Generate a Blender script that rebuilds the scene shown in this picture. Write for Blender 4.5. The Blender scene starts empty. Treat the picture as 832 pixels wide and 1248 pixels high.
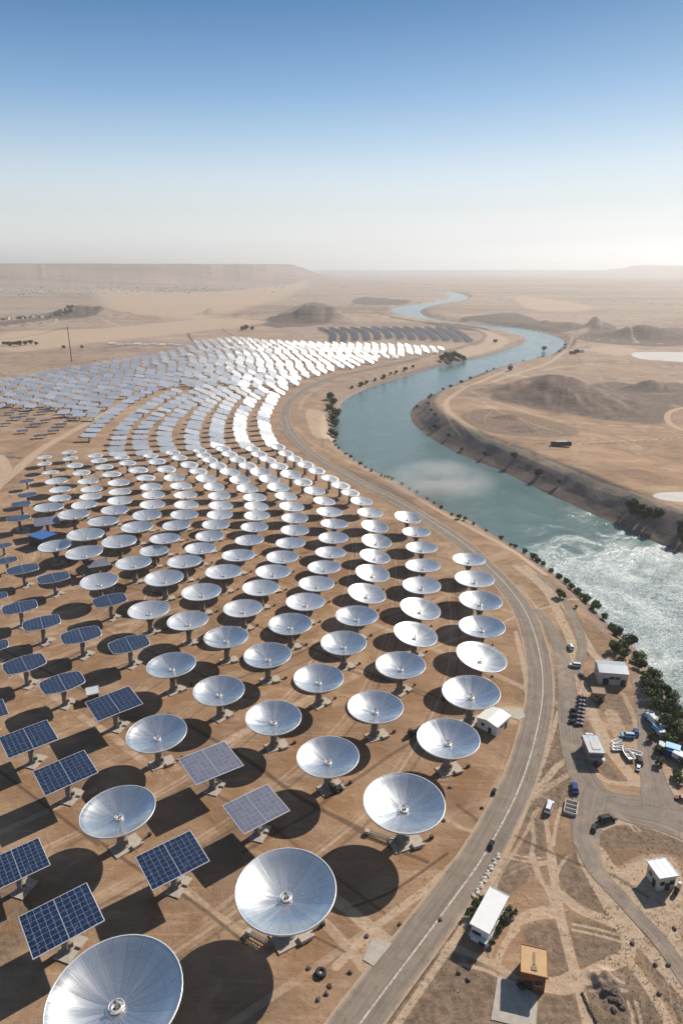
import bpy, math, random, time
import numpy as np
from mathutils import Vector, Matrix, noise as mnoise
T0 = time.time()
rnd = random.Random(7)
R = math.radians
C = bpy.context.scene.collection
sc = bpy.context.scene
# ------------------------------------------------------------------ camera
H = 150.0
F = 832.0
PITCH = math.atan(299 / 832)
SP, CP = math.sin(PITCH), math.cos(PITCH)
cam = bpy.data.cameras.new('camera'); camo = bpy.data.objects.new('camera', cam); C.objects.link(camo)
camo.location = (0, 0, H); camo.rotation_euler = (math.pi / 2 - PITCH, 0, 0)
cam.sensor_fit = 'VERTICAL'; cam.sensor_height = 36; cam.sensor_width = 24; cam.lens = 24
cam.clip_start = 1; cam.clip_end = 200000
sc.camera = camo
SUN_AZ, SUN_EL = R(47), R(36)           # azimuth from +Y towards +X
SUN = Vector((math.sin(SUN_AZ) * math.cos(SUN_EL), math.cos(SUN_AZ) * math.cos(SUN_EL), math.sin(SUN_EL)))

def atz(px, py, z=0.0):
    u = (px - 416) / F; v = (py - 624) / F
    dx, dy, dz = u, CP - v * SP, -(SP + v * CP)
    t = (z - H) / dz
    return dx * t, dy * t, t
def zpoly(pts, z=0.0):
    return np.array([atz(x, y, z)[:2] for x, y in pts], float)

def smooth_line(P, k=4, closed=False):
    P = np.asarray(P, float); n = len(P); out = []
    rng = range(n if closed else n - 1)
    for i in rng:
        if closed: p0, p1, p2, p3 = P[i - 1], P[i], P[(i + 1) % n], P[(i + 2) % n]
        else: p0, p1, p2, p3 = P[max(i - 1, 0)], P[i], P[i + 1], P[min(i + 2, n - 1)]
        for j in range(k):
            t = j / k
            out.append(0.5 * ((2 * p1) + (-p0 + p2) * t + (2 * p0 - 5 * p1 + 4 * p2 - p3) * t * t + (-p0 + 3 * p1 - 3 * p2 + p3) * t ** 3))
    if not closed: out.append(P[-1])
    return np.array(out)

def dist_line(X, Y, P, closed=False):
    if X.size <= 4096:
        A = P if closed else P[:-1]; B = np.roll(P, -1, 0) if closed else P[1:]; AB = B - A; L = (AB ** 2).sum(1) + 1e-9
        x = X.reshape(-1, 1); y = Y.reshape(-1, 1)
        t = np.clip(((x - A[:, 0]) * AB[:, 0] + (y - A[:, 1]) * AB[:, 1]) / L, 0, 1)
        return np.sqrt(((x - A[:, 0] - t * AB[:, 0]) ** 2 + (y - A[:, 1] - t * AB[:, 1]) ** 2).min(1)).reshape(X.shape)
    d = np.full(X.shape, 1e18)
    n = len(P)
    for i in range(n if closed else n - 1):
        a = P[i]; b = P[(i + 1) % n]; ab = b - a; L = ab.dot(ab) + 1e-9
        t = np.clip(((X - a[0]) * ab[0] + (Y - a[1]) * ab[1]) / L, 0, 1)
        d = np.minimum(d, (X - a[0] - t * ab[0]) ** 2 + (Y - a[1] - t * ab[1]) ** 2)
    return np.sqrt(d)
def inside(X, Y, P):
    if X.size <= 4096:
        x1, y1 = P[:, 0], P[:, 1]; x2, y2 = np.roll(x1, -1), np.roll(y1, -1); dy = np.where(y2 == y1, 1, y2 - y1)
        x = X.reshape(-1, 1); y = Y.reshape(-1, 1)
        c = ((y1 > y) != (y2 > y)) & (x < (x2 - x1) * (y - y1) / dy + x1)
        return (c.sum(1) % 2 == 1).reshape(X.shape)
    r = np.zeros(X.shape, bool); n = len(P)
    for i in range(n):
        x1, y1 = P[i]; x2, y2 = P[(i + 1) % n]
        if y1 == y2: continue
        c = (y1 > Y) != (y2 > Y)
        r ^= c & (X < (x2 - x1) * (Y - y1) / (y2 - y1) + x1)
    return r
def sstep(a, b, x):
    t = np.clip((x - a) / (b - a), 0, 1); return t * t * (3 - 2 * t)

# ------------------------------------------------------------------ cheap numpy value noise
_g = np.random.RandomState(3).rand(256, 256)
def vnoise(x, y):
    xi = np.floor(x).astype(int); yi = np.floor(y).astype(int); fx = x - xi; fy = y - yi
    fx = fx * fx * (3 - 2 * fx); fy = fy * fy * (3 - 2 * fy)
    g = lambda i, j: _g[i % 256, j % 256]
    return (g(xi, yi) * (1 - fx) + g(xi + 1, yi) * fx) * (1 - fy) + (g(xi, yi + 1) * (1 - fx) + g(xi + 1, yi + 1) * fx) * fy - .5
def fbm(x, y, o=4):
    s = 0; a = 1
    for i in range(o):
        s = s + a * vnoise(x * 2 ** i + 17 * i, y * 2 ** i + 31 * i); a *= .5
    return s

# ------------------------------------------------------------------ river outline (read off the photograph, put on the ground)
WZ = -6.0
BANK_L = [(870, 915), (832, 865), (809, 832), (799, 821), (774, 791), (736, 756), (706, 724), (664, 691), (624, 665), (579, 639), (557, 630), (530, 614), (505, 599),
          (480, 585), (466, 580), (443, 568), (428, 558), (412, 545), (407, 535), (406, 522), (408, 513), (413, 498), (420, 488.5), (435, 479),
          (455, 471), (480, 463), (522, 450), (566, 439), (600, 431.6), (625, 423), (642, 415), (629, 408), (597, 402), (572, 397), (538, 392.5),
          (507, 388), (485, 383), (477, 377), (488, 373), (516, 369), (544, 364), (549, 361), (524, 356.5)]
BANK_R = [(930, 715), (832, 675), (776, 651.5), (734, 632.5), (670, 603), (607, 573), (556, 552), (518, 529), (502, 514), (501, 499), (515, 487),
          (532, 479), (554, 469), (585, 455), (616, 446), (647, 439), (672, 431.6), (686, 420.6), (682, 413), (660, 405), (629, 399), (591, 396),
          (554, 392.5), (519, 386), (511.5, 380), (516, 376), (535, 371), (560, 367.5), (569, 361), (548, 355)]
BL = smooth_line(zpoly(BANK_L, WZ), 3); BR = smooth_line(zpoly(BANK_R, WZ), 3)
RIVER = np.vstack([BL, BR[::-1]])

HILLS = [  # px of foot centre, py foot, half width px, height m, depth ratio, power
    (722, 510, 140, 23, .85, 1.1), (378, 394, 62, 40, .7, .9), (92, 386, 62, 30, .6, 1.0), (255, 384, 22, 17, .8, 1), (290, 386, 14, 8, .8, 1),
    (800, 415, 78, 24, .5, 1.0), (732, 402, 24, 23, .9, 1.0), (700, 402, 28, 10, .7, 1.0), (610, 390, 52, 10, .4, 1.0), (668, 396, 20, 8, .5, 1),
    (500, 396, 60, 4, .4, 1.0), (430, 388, 60, 8, .5, 1.0),
    (745, 1216, 24, 1.6, .9, 1.0), (800, 478, 40, 10, .6, 1), (620, 524, 24, 4, .4, 1),
]
HW = []
for px, py, hw, hh, dr, pw in HILLS:
    x, y, t = atz(px, py); rx = hw * t / F
    HW.append((x, y + rx * dr, rx, rx * dr, hh, pw))
MESA = np.array([(-9000, 4300), (-5200, 4650), (-3700, 4800), (-2500, 5100), (-1500, 5600), (-700, 6400), (-300, 7600), (-500, 9500), (-9000, 14000)], float)
MESA2 = np.array([(5200, 14000), (7000, 12200), (9500, 11500), (20000, 10500), (20000, 19000), (6000, 19000)], float)
MESA[:, 1] += 1100; MESA[:, 0] *= 1.15
MESA3 = np.array([(-2500, 15500), (2500, 15000), (6500, 16500), (9000, 20000), (-6000, 21000)], float)

def height(X, Y):
    X = np.asarray(X, float); Y = np.asarray(Y, float)
    Z = np.zeros(X.shape)
    far = sstep(500, 2500, Y)
    if Y.size > 1 or Y.flat[0] > 500: Z += fbm(X / 420, Y / 420) * 5 * far + fbm(X / 1900 + 5, Y / 1900) * 12 * sstep(2500, 6000, Y)
    for cx, cy, rx, ry, hh, pw in HW:
        d = np.sqrt(((X - cx) / rx) ** 2 + ((Y - cy) / ry) ** 2)
        m = d < 1.6
        if m.any():
            dd = d[m] + fbm(X[m] / rx * 2.2 + cx, Y[m] / rx * 2.2, 4) * .30
            ang = np.arctan2(Y[m] - cy, X[m] - cx)
            rid = np.abs(vnoise(ang * 3.2 + cx, dd * 1.5)) * .22 + np.abs(vnoise(ang * 9 + cx, dd * 3)) * .10
            s = np.clip(1 - dd, 0, 1) ** pw
            s = sstep(0, 1, s) * .45 + s * .55
            Z[m] = np.maximum(Z[m], Z[m] * 0 + hh * (s - rid * s * (1 - s) * 3) * 1.25)
    for M, hm, wd in ((MESA, 178, 900), (MESA2, 175, 2500), (MESA3, 60, 1500)):
        b0 = M.min(0) - wd; b1 = M.max(0) + wd
        m = (X > b0[0]) & (X < b1[0]) & (Y > b0[1]) & (Y < b1[1])
        if m.any():
            x, y = X[m], Y[m]
            d = dist_line(x, y, M, True); d = np.where(inside(x, y, M), d, -d)
            g = (np.abs(vnoise(x / 230, y / 1200)) * 1.3 + np.abs(vnoise(x / 90 + 9, y / 700)) * .7) - .35
            d2 = d - g * wd * .13
            z = sstep(-wd * .9, wd * .35, d2) * .55 + sstep(-wd * .1, wd * .3, d2) * .45
            Z[m] = Z[m] * (1 - z) + hm * z
    # river channel
    m = (Y < 9000) & (Y > 100) & (X > -100) & (X < 1600)
    if m.any():
        x, y = X[m], Y[m]
        ins = inside(x, y, RIVER); dl = dist_line(x, y, BL); dr = dist_line(x, y, BR)
        z = Z[m]; jit = fbm(x / 14, y / 14, 3) * 2.2
        d = np.minimum(dl, dr)
        left = dl < dr
        # left bank: low sandy slope, right bank: higher steep bluff
        hr = (7 + fbm(x / 60, y / 60, 2) * 2.5) * (1 - sstep(700, 1100, y)) + 2.5
        hr = hr * (1 - .8 * np.exp(-((x - 255) ** 2 + (y - 560) ** 2) / 60.0 ** 2))
        topR = hr * (1 - sstep(60, 195, d))
        zl = WZ + (z - WZ) * sstep(-2, 14, d + jit)
        zr = WZ + (z + topR - WZ) * sstep(-2, 30, d + jit * 1.2)
        zz = np.where(left, zl, zr)
        wr = np.where(left, 0, (1 - sstep(120, 200, d)))
        zz = np.where(left, np.where(d < 30, zl, z), np.where(d < 200, zr, z))
        zz = np.where(ins, WZ - .6 - np.minimum(d * .3, 4), np.maximum(zz, WZ + np.minimum(.12 * d, .8) - .1))
        Z[m] = zz
    return Z

_hx = lambda y: 0
def hz(x, y):
    if y < 500 and x < 45 and y > 0 and dist_line(np.array([x]), np.array([y]), BL)[0] > 40: return 0.0
    return float(height(np.array([x]), np.array([y]))[0])
def at(px, py, up=0.0):
    z = 0.0
    for _ in range(14):
        x, y, t = atz(px, py, z + up)
        zn = hz(x, y)
        if abs(zn - z) < .01: break
        z = z * .4 + zn * .6
    x, y, t = atz(px, py, z + up)
    return x, y, z, t

# ------------------------------------------------------------------ object helpers
def tag(o, label=None, cat=None, group=None, kind=None):
    if label: o['label'] = label
    if cat: o['category'] = cat
    if group: o['group'] = group
    if kind: o['kind'] = kind
    return o
def empty(name, loc, rz=0, scale=1):
    o = bpy.data.objects.new(name, None); C.objects.link(o)
    o.location = loc; o.rotation_euler = (0, 0, rz); o.scale = (scale,) * 3; o.empty_display_size = 1
    return o
class MB:
    def __init__(s): s.v = []; s.f = []; s.sm = []
    def add(s, vs, fs, smooth=False, M=None):
        b = len(s.v)
        for v in vs:
            v = Vector(v); s.v.append(tuple(M @ v if M else v))
        for f in fs: s.f.append(tuple(i + b for i in f)); s.sm.append(smooth)
        return s
    def box(s, c, d, rz=0, M=None, taper=1.0):
        x, y, z = [k / 2 for k in d]; ca, sa = math.cos(rz), math.sin(rz); vs = []
        for dz in (-z, z):
            k = taper if dz > 0 else 1
            for dx, dy in ((-x, -y), (x, -y), (x, y), (-x, y)):
                dx2, dy2 = dx * k, dy * k
                vs.append((c[0] + dx2 * ca - dy2 * sa, c[1] + dx2 * sa + dy2 * ca, c[2] + dz))
        return s.add(vs, [(3, 2, 1, 0), (4, 5, 6, 7), (0, 1, 5, 4), (1, 2, 6, 5), (2, 3, 7, 6), (3, 0, 4, 7)], False, M)
    def tube(s, a, b, r0, r1=None, n=10, caps=True):
        a = Vector(a); b = Vector(b); r1 = r0 if r1 is None else r1
        d = (b - a).normalized(); p = d.orthogonal().normalized(); q = d.cross(p); vs = []
        for c, r in ((a, r0), (b, r1)):
            for i in range(n):
                t = 2 * math.pi * i / n; vs.append(c + (p * math.cos(t) + q * math.sin(t)) * r)
        s.add(vs, [(i, (i + 1) % n, n + (i + 1) % n, n + i) for i in range(n)], True)
        if caps:
            s.add(vs[:n], [tuple(range(n - 1, -1, -1))]); s.add(vs[n:], [tuple(range(n))])
        return s
    def lathe(s, prof, n=24, closed=False, M=None, off=(0, 0)):
        vs = []; k = len(prof)
        for i in range(n):
            t = 2 * math.pi * i / n
            for r, z in prof: vs.append((off[0] + r * math.cos(t), off[1] + r * math.sin(t), z))
        fs = []
        for i in range(n):
            for j in range(k if closed else k - 1):
                j2 = (j + 1) % k; i2 = (i + 1) % n
                fs.append((i * k + j, i2 * k + j, i2 * k + j2, i * k + j2))
        return s.add(vs, fs, True, M)
    def mesh(s, name, m):
        me = bpy.data.meshes.new(name); me.from_pydata(s.v, [], s.f)
        me.polygons.foreach_set('use_smooth', s.sm); me.materials.append(m); me.update()
        return me
    def build(s, name, m, parent=None, loc=None):
        o = bpy.data.objects.new(name, s.mesh(name, m)); C.objects.link(o)
        if parent: o.parent = parent
        if loc: o.location = loc
        return o
def link(name, me, parent=None, loc=(0, 0, 0), rot=(0, 0, 0), scale=1):
    o = bpy.data.objects.new(name, me); C.objects.link(o); o.parent = parent
    o.location = loc; o.rotation_euler = rot
    o.scale = (scale,) * 3 if not hasattr(scale, '__len__') else scale
    return o
ORD = ['zeroth', 'first', 'second', 'third', 'fourth', 'fifth', 'sixth', 'seventh', 'eighth', 'ninth', 'tenth', 'eleventh', 'twelfth', 'thirteenth',
       'fourteenth', 'fifteenth', 'sixteenth', 'seventeenth', 'eighteenth', 'nineteenth', 'twentieth']
def ordn(n):
    if n <= 20: return ORD[n]
    s = {1: 'st', 2: 'nd', 3: 'rd'}.get(n % 10 if n % 100 not in (11, 12, 13) else 0, 'th')
    return f'{n}{s}'

# ------------------------------------------------------------------ materials
MATS = {}
class NT:
    def __init__(s, name):
        s.m = bpy.data.materials.new(name); s.m.use_nodes = True; s.t = s.m.node_tree; s.n = s.t.nodes; s.l = s.t.links
        s.b = s.n['Principled BSDF']; MATS[name] = s.m
    def N(s, typ, **k):
        n = s.n.new(typ)
        for a, b in k.items():
            if a.startswith('i_'): n.inputs[a[2:].replace('_', ' ')].default_value = b
            else: setattr(n, a, b)
        return n
    def L(s, a, b): s.l.new(a, b)
    def coord(s, kind='Object', scale=(1, 1, 1), rot=(0, 0, 0)):
        c = s.N('ShaderNodeTexCoord'); mp = s.N('ShaderNodeMapping')
        mp.inputs['Scale'].default_value = scale; mp.inputs['Rotation'].default_value = rot
        s.L(c.outputs[kind], mp.inputs['Vector']); return mp.outputs[0]
    def pos(s, scale=(1, 1, 1), rot=(0, 0, 0)):
        c = s.N('ShaderNodeNewGeometry'); mp = s.N('ShaderNodeMapping')
        mp.inputs['Scale'].default_value = scale; mp.inputs['Rotation'].default_value = rot
        s.L(c.outputs['Position'], mp.inputs['Vector']); return mp.outputs[0]
    def noise(s, vec, scale, detail=5, rough=.55, dist=0):
        n = s.N('ShaderNodeTexNoise'); n.inputs['Scale'].default_value = scale; n.inputs['Detail'].default_value = detail
        n.inputs['Roughness'].default_value = rough; n.inputs['Distortion'].default_value = dist
        s.L(vec, n.inputs['Vector']); return n.outputs['Fac']
    def ramp(s, fac, stops):
        r = s.N('ShaderNodeValToRGB'); e = r.color_ramp.elements
        while len(e) < len(stops): e.new(.5)
        for i, (p, c) in enumerate(stops):
            e[i].position = p; e[i].color = (*c, 1) if len(c) == 3 else c
        s.L(fac, r.inputs[0]); return r.outputs[0]
    def mapr(s, v, a, b, c=0, d=1):
        n = s.N('ShaderNodeMapRange'); s.L(v, n.inputs[0])
        for i, k in enumerate((a, b, c, d)): n.inputs[i + 1].default_value = k
        return n.outputs[0]
    def math(s, op, a, b=None):
        n = s.N('ShaderNodeMath', operation=op)
        for i, k in enumerate((a, b)):
            if k is None: continue
            if isinstance(k, (int, float)): n.inputs[i].default_value = k
            else: s.L(k, n.inputs[i])
        return n.outputs[0]
    def mix(s, f, a, b, blend='MIX'):
        n = s.N('ShaderNodeMix', data_type='RGBA', blend_type=blend)
        for sock, k in ((n.inputs[0], f), (n.inputs[6], a), (n.inputs[7], b)):
            if isinstance(k, (int, float)): sock.default_value = k
            elif isinstance(k, tuple): sock.default_value = (*k, 1)
            else: s.L(k, sock)
        return n.outputs[2]
    def bump(s, h, strength=.3, dist=.1, normal=None):
        b = s.N('ShaderNodeBump'); b.inputs['Strength'].default_value = strength; b.inputs['Distance'].default_value = dist
        s.L(h, b.inputs['Height'])
        if normal: s.L(normal, b.inputs['Normal'])
        s.L(b.outputs[0], s.b.inputs['Normal']); return b.outputs[0]
    def set(s, **k):
        for a, b in k.items():
            i = s.b.inputs[a.replace('_', ' ')]
            if isinstance(b, (int, float)): i.default_value = b
            elif isinstance(b, tuple): i.default_value = (*b, 1)
            else: s.L(b, i)
        return s.m
def simple(name, col, rough=.6, metal=0, var=.25, scale=1.5, bump=.1, dirt=(.25, .17, .11), dirtk=.35):
    t = NT(name); v = t.coord('Object'); f = t.noise(v, scale, 6)
    f2 = t.noise(v, scale * 6, 4)
    dark = tuple(c * (1 - var) for c in col)
    c = t.mix(t.mapr(f, .35, .65), dark, col)
    c = t.mix(t.math('MULTIPLY', t.mapr(f2, .52, .75), dirtk), c, dirt)
    t.set(Base_Color=c, Roughness=rough, Metallic=metal)
    if bump: t.bump(f2, bump, .05)
    return t.m

# --- ground
def ground_material():
    t = NT('desert_ground'); P = t.pos()
    a = t.N('ShaderNodeAttribute', attribute_name='masks'); sp = t.N('ShaderNodeSeparateColor'); t.L(a.outputs['Color'], sp.inputs[0])
    a2 = t.N('ShaderNodeAttribute', attribute_name='masks2'); sp2 = t.N('ShaderNodeSeparateColor'); t.L(a2.outputs['Color'], sp2.inputs[0])
    n_big = t.noise(P, .006, 6, .6); n_mid = t.noise(P, .045, 7, .62, .6); n_fine = t.noise(P, .5, 8, .7); n_vf = t.noise(P, 2.2, 5, .7)
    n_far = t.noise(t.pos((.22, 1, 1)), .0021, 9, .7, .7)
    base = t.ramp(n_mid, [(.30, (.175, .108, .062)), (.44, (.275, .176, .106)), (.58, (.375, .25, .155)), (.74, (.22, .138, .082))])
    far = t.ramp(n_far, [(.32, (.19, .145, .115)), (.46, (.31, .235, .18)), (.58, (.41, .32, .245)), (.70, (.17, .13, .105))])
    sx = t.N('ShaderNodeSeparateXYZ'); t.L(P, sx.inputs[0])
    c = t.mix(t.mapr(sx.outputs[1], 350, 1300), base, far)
    # graded, wheel-worn streaks: two diagonal families of faint lines
    st1 = t.noise(t.pos((.10, 1.0, 1), (0, 0, R(38))), .21, 7, .62, 1.1)
    st2 = t.noise(t.pos((.08, 1.0, 1), (0, 0, R(-33))), .30, 7, .62, .9)
    near = t.mapr(sx.outputs[1], 250, 900, 1, .25)
    c = t.mix(t.math('MULTIPLY', t.mapr(st1, .56, .68), t.math('MULTIPLY', near, .32)), c, (.56, .41, .28))
    c = t.mix(t.math('MULTIPLY', t.mapr(st1, .44, .33), t.math('MULTIPLY', near, .42)), c, (.17, .10, .058))
    c = t.mix(t.math('MULTIPLY', t.mapr(st2, .58, .68), t.math('MULTIPLY', near, .4)), c, (.55, .40, .27))
    c = t.mix(t.math('MULTIPLY', t.mapr(st2, .42, .33), t.math('MULTIPLY', near, .42)), c, (.19, .115, .07))
    # rectangular worked plots
    vo = t.N('ShaderNodeTexVoronoi', distance='CHEBYCHEV'); vo.inputs['Scale'].default_value = .045; t.L(t.pos((1, 1.3, 0), (0, 0, R(38))), vo.inputs['Vector'])
    sv = t.N('ShaderNodeSeparateColor'); t.L(vo.outputs['Color'], sv.inputs[0])
    c = t.mix(t.math('MULTIPLY', t.mapr(sv.outputs[0], .45, 1), t.math('MULTIPLY', near, .5)), c, (.22, .135, .08))
    # large tonal change
    c = t.mix(t.math('MULTIPLY', t.mapr(n_big, .4, .62), .35), c, (.36, .20, .105))
    n_p = t.noise(P, .022, 6, .65, 1.4); c = t.mix(t.math('MULTIPLY', t.mapr(n_p, .52, .64), .62), c, (.19, .125, .08)); c = t.mix(t.math('MULTIPLY', t.mapr(n_p, .44, .33), .45), c, (.52, .37, .24))
    # scrub
    tuft = t.N('ShaderNodeTexVoronoi'); tuft.inputs['Scale'].default_value = .42; t.L(P, tuft.inputs['Vector'])
    scr = t.mix(t.mapr(n_fine, .38, .62), (.135, .094, .064), (.265, .19, .132))
    scr = t.mix(t.math('MULTIPLY', t.mapr(tuft.outputs['Distance'], .45, .2), .5), scr, (.085, .062, .038))
    def edge(m, k=.5):   # break the mask's edge up
        x = t.math('ADD', m, t.math('MULTIPLY', t.math('SUBTRACT', n_fine, .5), k)); x = t.math('ADD', x, t.math('MULTIPLY', t.math('SUBTRACT', n_mid, .5), k * .6))
        return t.mapr(x, .3, .7)
    c = t.mix(t.math('MULTIPLY', edge(sp.outputs[1], .9), .85), c, scr)
    # dark slopes: brown rock and soil, backlit shade painted in
    rk = t.mix(t.mapr(t.noise(P, .16, 7, .7), .35, .65), (.10, .074, .058), (.215, .158, .118))
    c = t.mix(edge(sp.outputs[2], .6), c, rk)
    gn = t.N('ShaderNodeNewGeometry'); sn = t.N('ShaderNodeSeparateXYZ'); t.L(gn.outputs['Normal'], sn.inputs[0])
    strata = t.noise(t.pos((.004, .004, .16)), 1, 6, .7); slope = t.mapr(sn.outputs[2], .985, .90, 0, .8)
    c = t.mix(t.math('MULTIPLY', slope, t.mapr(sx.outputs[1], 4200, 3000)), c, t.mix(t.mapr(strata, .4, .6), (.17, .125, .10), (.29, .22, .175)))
    # pale tracks
    tr = t.mix(t.mapr(n_fine, .35, .65), (.40, .285, .19), (.54, .40, .28))
    c = t.mix(t.math('MULTIPLY', edge(sp.outputs[0], .28), .85), c, tr)
    # pale salty ground / concrete dust
    c = t.mix(edge(sp2.outputs[0], .9), c, t.mix(n_mid, (.50, .44, .38), (.66, .63, .58)))
    # soil turned over round each foundation
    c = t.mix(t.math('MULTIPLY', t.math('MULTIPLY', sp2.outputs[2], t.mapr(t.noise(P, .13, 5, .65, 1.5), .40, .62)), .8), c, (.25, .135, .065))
    # thin trenches
    c = t.mix(t.math('MULTIPLY', sp2.outputs[1], .75), c, (.075, .048, .03))
    # pebbles and specks
    c = t.mix(t.math('MULTIPLY', t.mapr(n_vf, .58, .70), .5), c, (.12, .08, .05))
    c = t.mix(t.math('MULTIPLY', t.mapr(n_vf, .38, .28), .22), c, (.60, .47, .34))
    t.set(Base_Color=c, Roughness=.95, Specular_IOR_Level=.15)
    hgt = t.math('ADD', t.math('MULTIPLY', n_fine, .6), t.math('MULTIPLY', n_mid, 2.2))
    hgt = t.math('ADD', hgt, t.math('MULTIPLY', st1, .35))
    t.bump(hgt, .55, .8)
    return t.m

def asphalt_material(name='asphalt', edge=True):
    t = NT(name); P = t.pos(); f = t.noise(P, .22, 7, .65, .5); g = t.noise(P, 3, 5, .7)
    uv = t.N('ShaderNodeUVMap'); s = t.N('ShaderNodeSeparateXYZ'); t.L(uv.outputs[0], s.inputs[0])
    mp = t.N('ShaderNodeMapping'); mp.inputs['Scale'].default_value = (14, .03, 1); t.L(uv.outputs[0], mp.inputs[0])
    lanes = t.noise(mp.outputs[0], 1, 5, .6, .1)
    c = t.mix(t.mapr(f, .32, .68), (.18, .145, .115), (.265, .215, .17))
    c = t.mix(t.math('MULTIPLY', t.mapr(lanes, .45, .7), .45), c, (.35, .27, .20))
    c = t.mix(t.math('MULTIPLY', t.mapr(lanes, .5, .3), .4), c, (.11, .088, .07))
    c = t.mix(t.math('MULTIPLY', t.mapr(g, .5, .7), .3), c, (.33, .26, .19))
    # sand blown over both edges
    e = t.math('ABSOLUTE', t.math('SUBTRACT', s.outputs[0], .5)); e = t.math('ADD', e, t.math('MULTIPLY', t.math('SUBTRACT', f, .5), .12))
    if edge: c = t.mix(t.mapr(e, .40, .49), c, (.44, .32, .22))
    else: c = t.mix(t.mapr(t.noise(P, .09, 6, .65, 1), .52, .68, 0, .7), c, (.40, .30, .21))
    pt = t.noise(P, .35, 6, .7, 2.5); c = t.mix(t.math('MULTIPLY', t.mapr(pt, .60, .66), .4), c, (.10, .08, .065))
    t.set(Base_Color=c, Roughness=.9, Specular_IOR_Level=.2); t.bump(g, .2, .05); return t.m
def line_material():
    t = NT('road_paint'); P = t.pos(); g = t.noise(P, 1.2, 6, .7)
    t.set(Base_Color=t.mix(t.mapr(g, .42, .62), (.62, .56, .48), (.27, .21, .16)), Roughness=.8); return t.m
def water_material():
    t = NT('river_water'); P = t.pos((1, 1.0, 0))
    big = t.noise(P, .012, 5, .6, 1.0); mid = t.noise(P, .05, 6, .6, .8)
    Pf = t.pos((1, 1.5, 0), (0, 0, R(30)))
    w1 = t.noise(Pf, .22, 5, .62, 1.6); w2 = t.noise(Pf, .8, 5, .65, .8); 
    c = t.mix(t.mapr(mid, .3, .7), (.085, .150, .140), (.125, .195, .180))
    t.set(Base_Color=c, IOR=1.333, Specular_IOR_Level=1.0)
    w3 = t.noise(Pf, 2.6, 3, .6, .5); h = t.math('ADD', t.math('ADD', t.math('MULTIPLY', w1, 1.5), t.math('MULTIPLY', w2, 1.0)), t.math('MULTIPLY', w3, .42))
    swirl = t.mapr(t.noise(P, .022, 6, .62, 2.2), .38, .62, .24, .40)
    b = t.N('ShaderNodeBump'); b.inputs['Distance'].default_value = 1.7; t.L(h, b.inputs['Height']); sy_ = t.N('ShaderNodeSeparateXYZ'); t.L(P, sy_.inputs[0])
    # sun glitter on the near right reach: ripples, and a painted white net
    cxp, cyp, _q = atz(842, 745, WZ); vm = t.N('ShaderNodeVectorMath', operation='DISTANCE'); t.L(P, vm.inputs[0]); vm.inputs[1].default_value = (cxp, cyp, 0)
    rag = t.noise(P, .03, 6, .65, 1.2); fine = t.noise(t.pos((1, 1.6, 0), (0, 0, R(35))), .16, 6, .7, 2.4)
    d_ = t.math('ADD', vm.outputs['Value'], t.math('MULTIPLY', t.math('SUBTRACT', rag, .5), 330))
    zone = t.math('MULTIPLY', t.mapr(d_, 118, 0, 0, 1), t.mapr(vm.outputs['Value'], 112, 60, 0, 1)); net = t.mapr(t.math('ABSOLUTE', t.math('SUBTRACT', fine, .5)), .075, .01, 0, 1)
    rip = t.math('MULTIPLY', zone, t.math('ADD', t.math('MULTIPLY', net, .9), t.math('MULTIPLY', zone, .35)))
    t.L(t.math('ADD', t.math('MULTIPLY', t.math('MULTIPLY', swirl, 1.0), t.mapr(sy_.outputs[1], 350, 1100, 1, .12)), t.math('MULTIPLY', rip, .22)), b.inputs['Strength'])
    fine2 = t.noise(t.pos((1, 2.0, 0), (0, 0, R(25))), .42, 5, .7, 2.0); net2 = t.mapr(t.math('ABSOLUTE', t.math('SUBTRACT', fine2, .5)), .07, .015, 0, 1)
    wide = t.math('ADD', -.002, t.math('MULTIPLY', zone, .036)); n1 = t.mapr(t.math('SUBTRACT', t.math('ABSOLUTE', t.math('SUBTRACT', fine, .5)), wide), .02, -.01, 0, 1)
    painted_glitter = t.math('MULTIPLY', t.math('MULTIPLY', t.mapr(zone, 0, .25), n1), t.math('ADD', .35, t.math('MULTIPLY', net2, .65)))
    t.L(t.mix(painted_glitter, c, (.86, .88, .87)), t.b.inputs['Base Color'])  # sun glitter painted white into the water's base colour
    t.L(t.math('ADD', t.mapr(mid, .35, .65, .16, .24), t.math('MULTIPLY', painted_glitter, .4)), t.b.inputs['Roughness'])
    t.L(b.outputs[0], t.b.inputs['Normal'])
    return t.m
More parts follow.
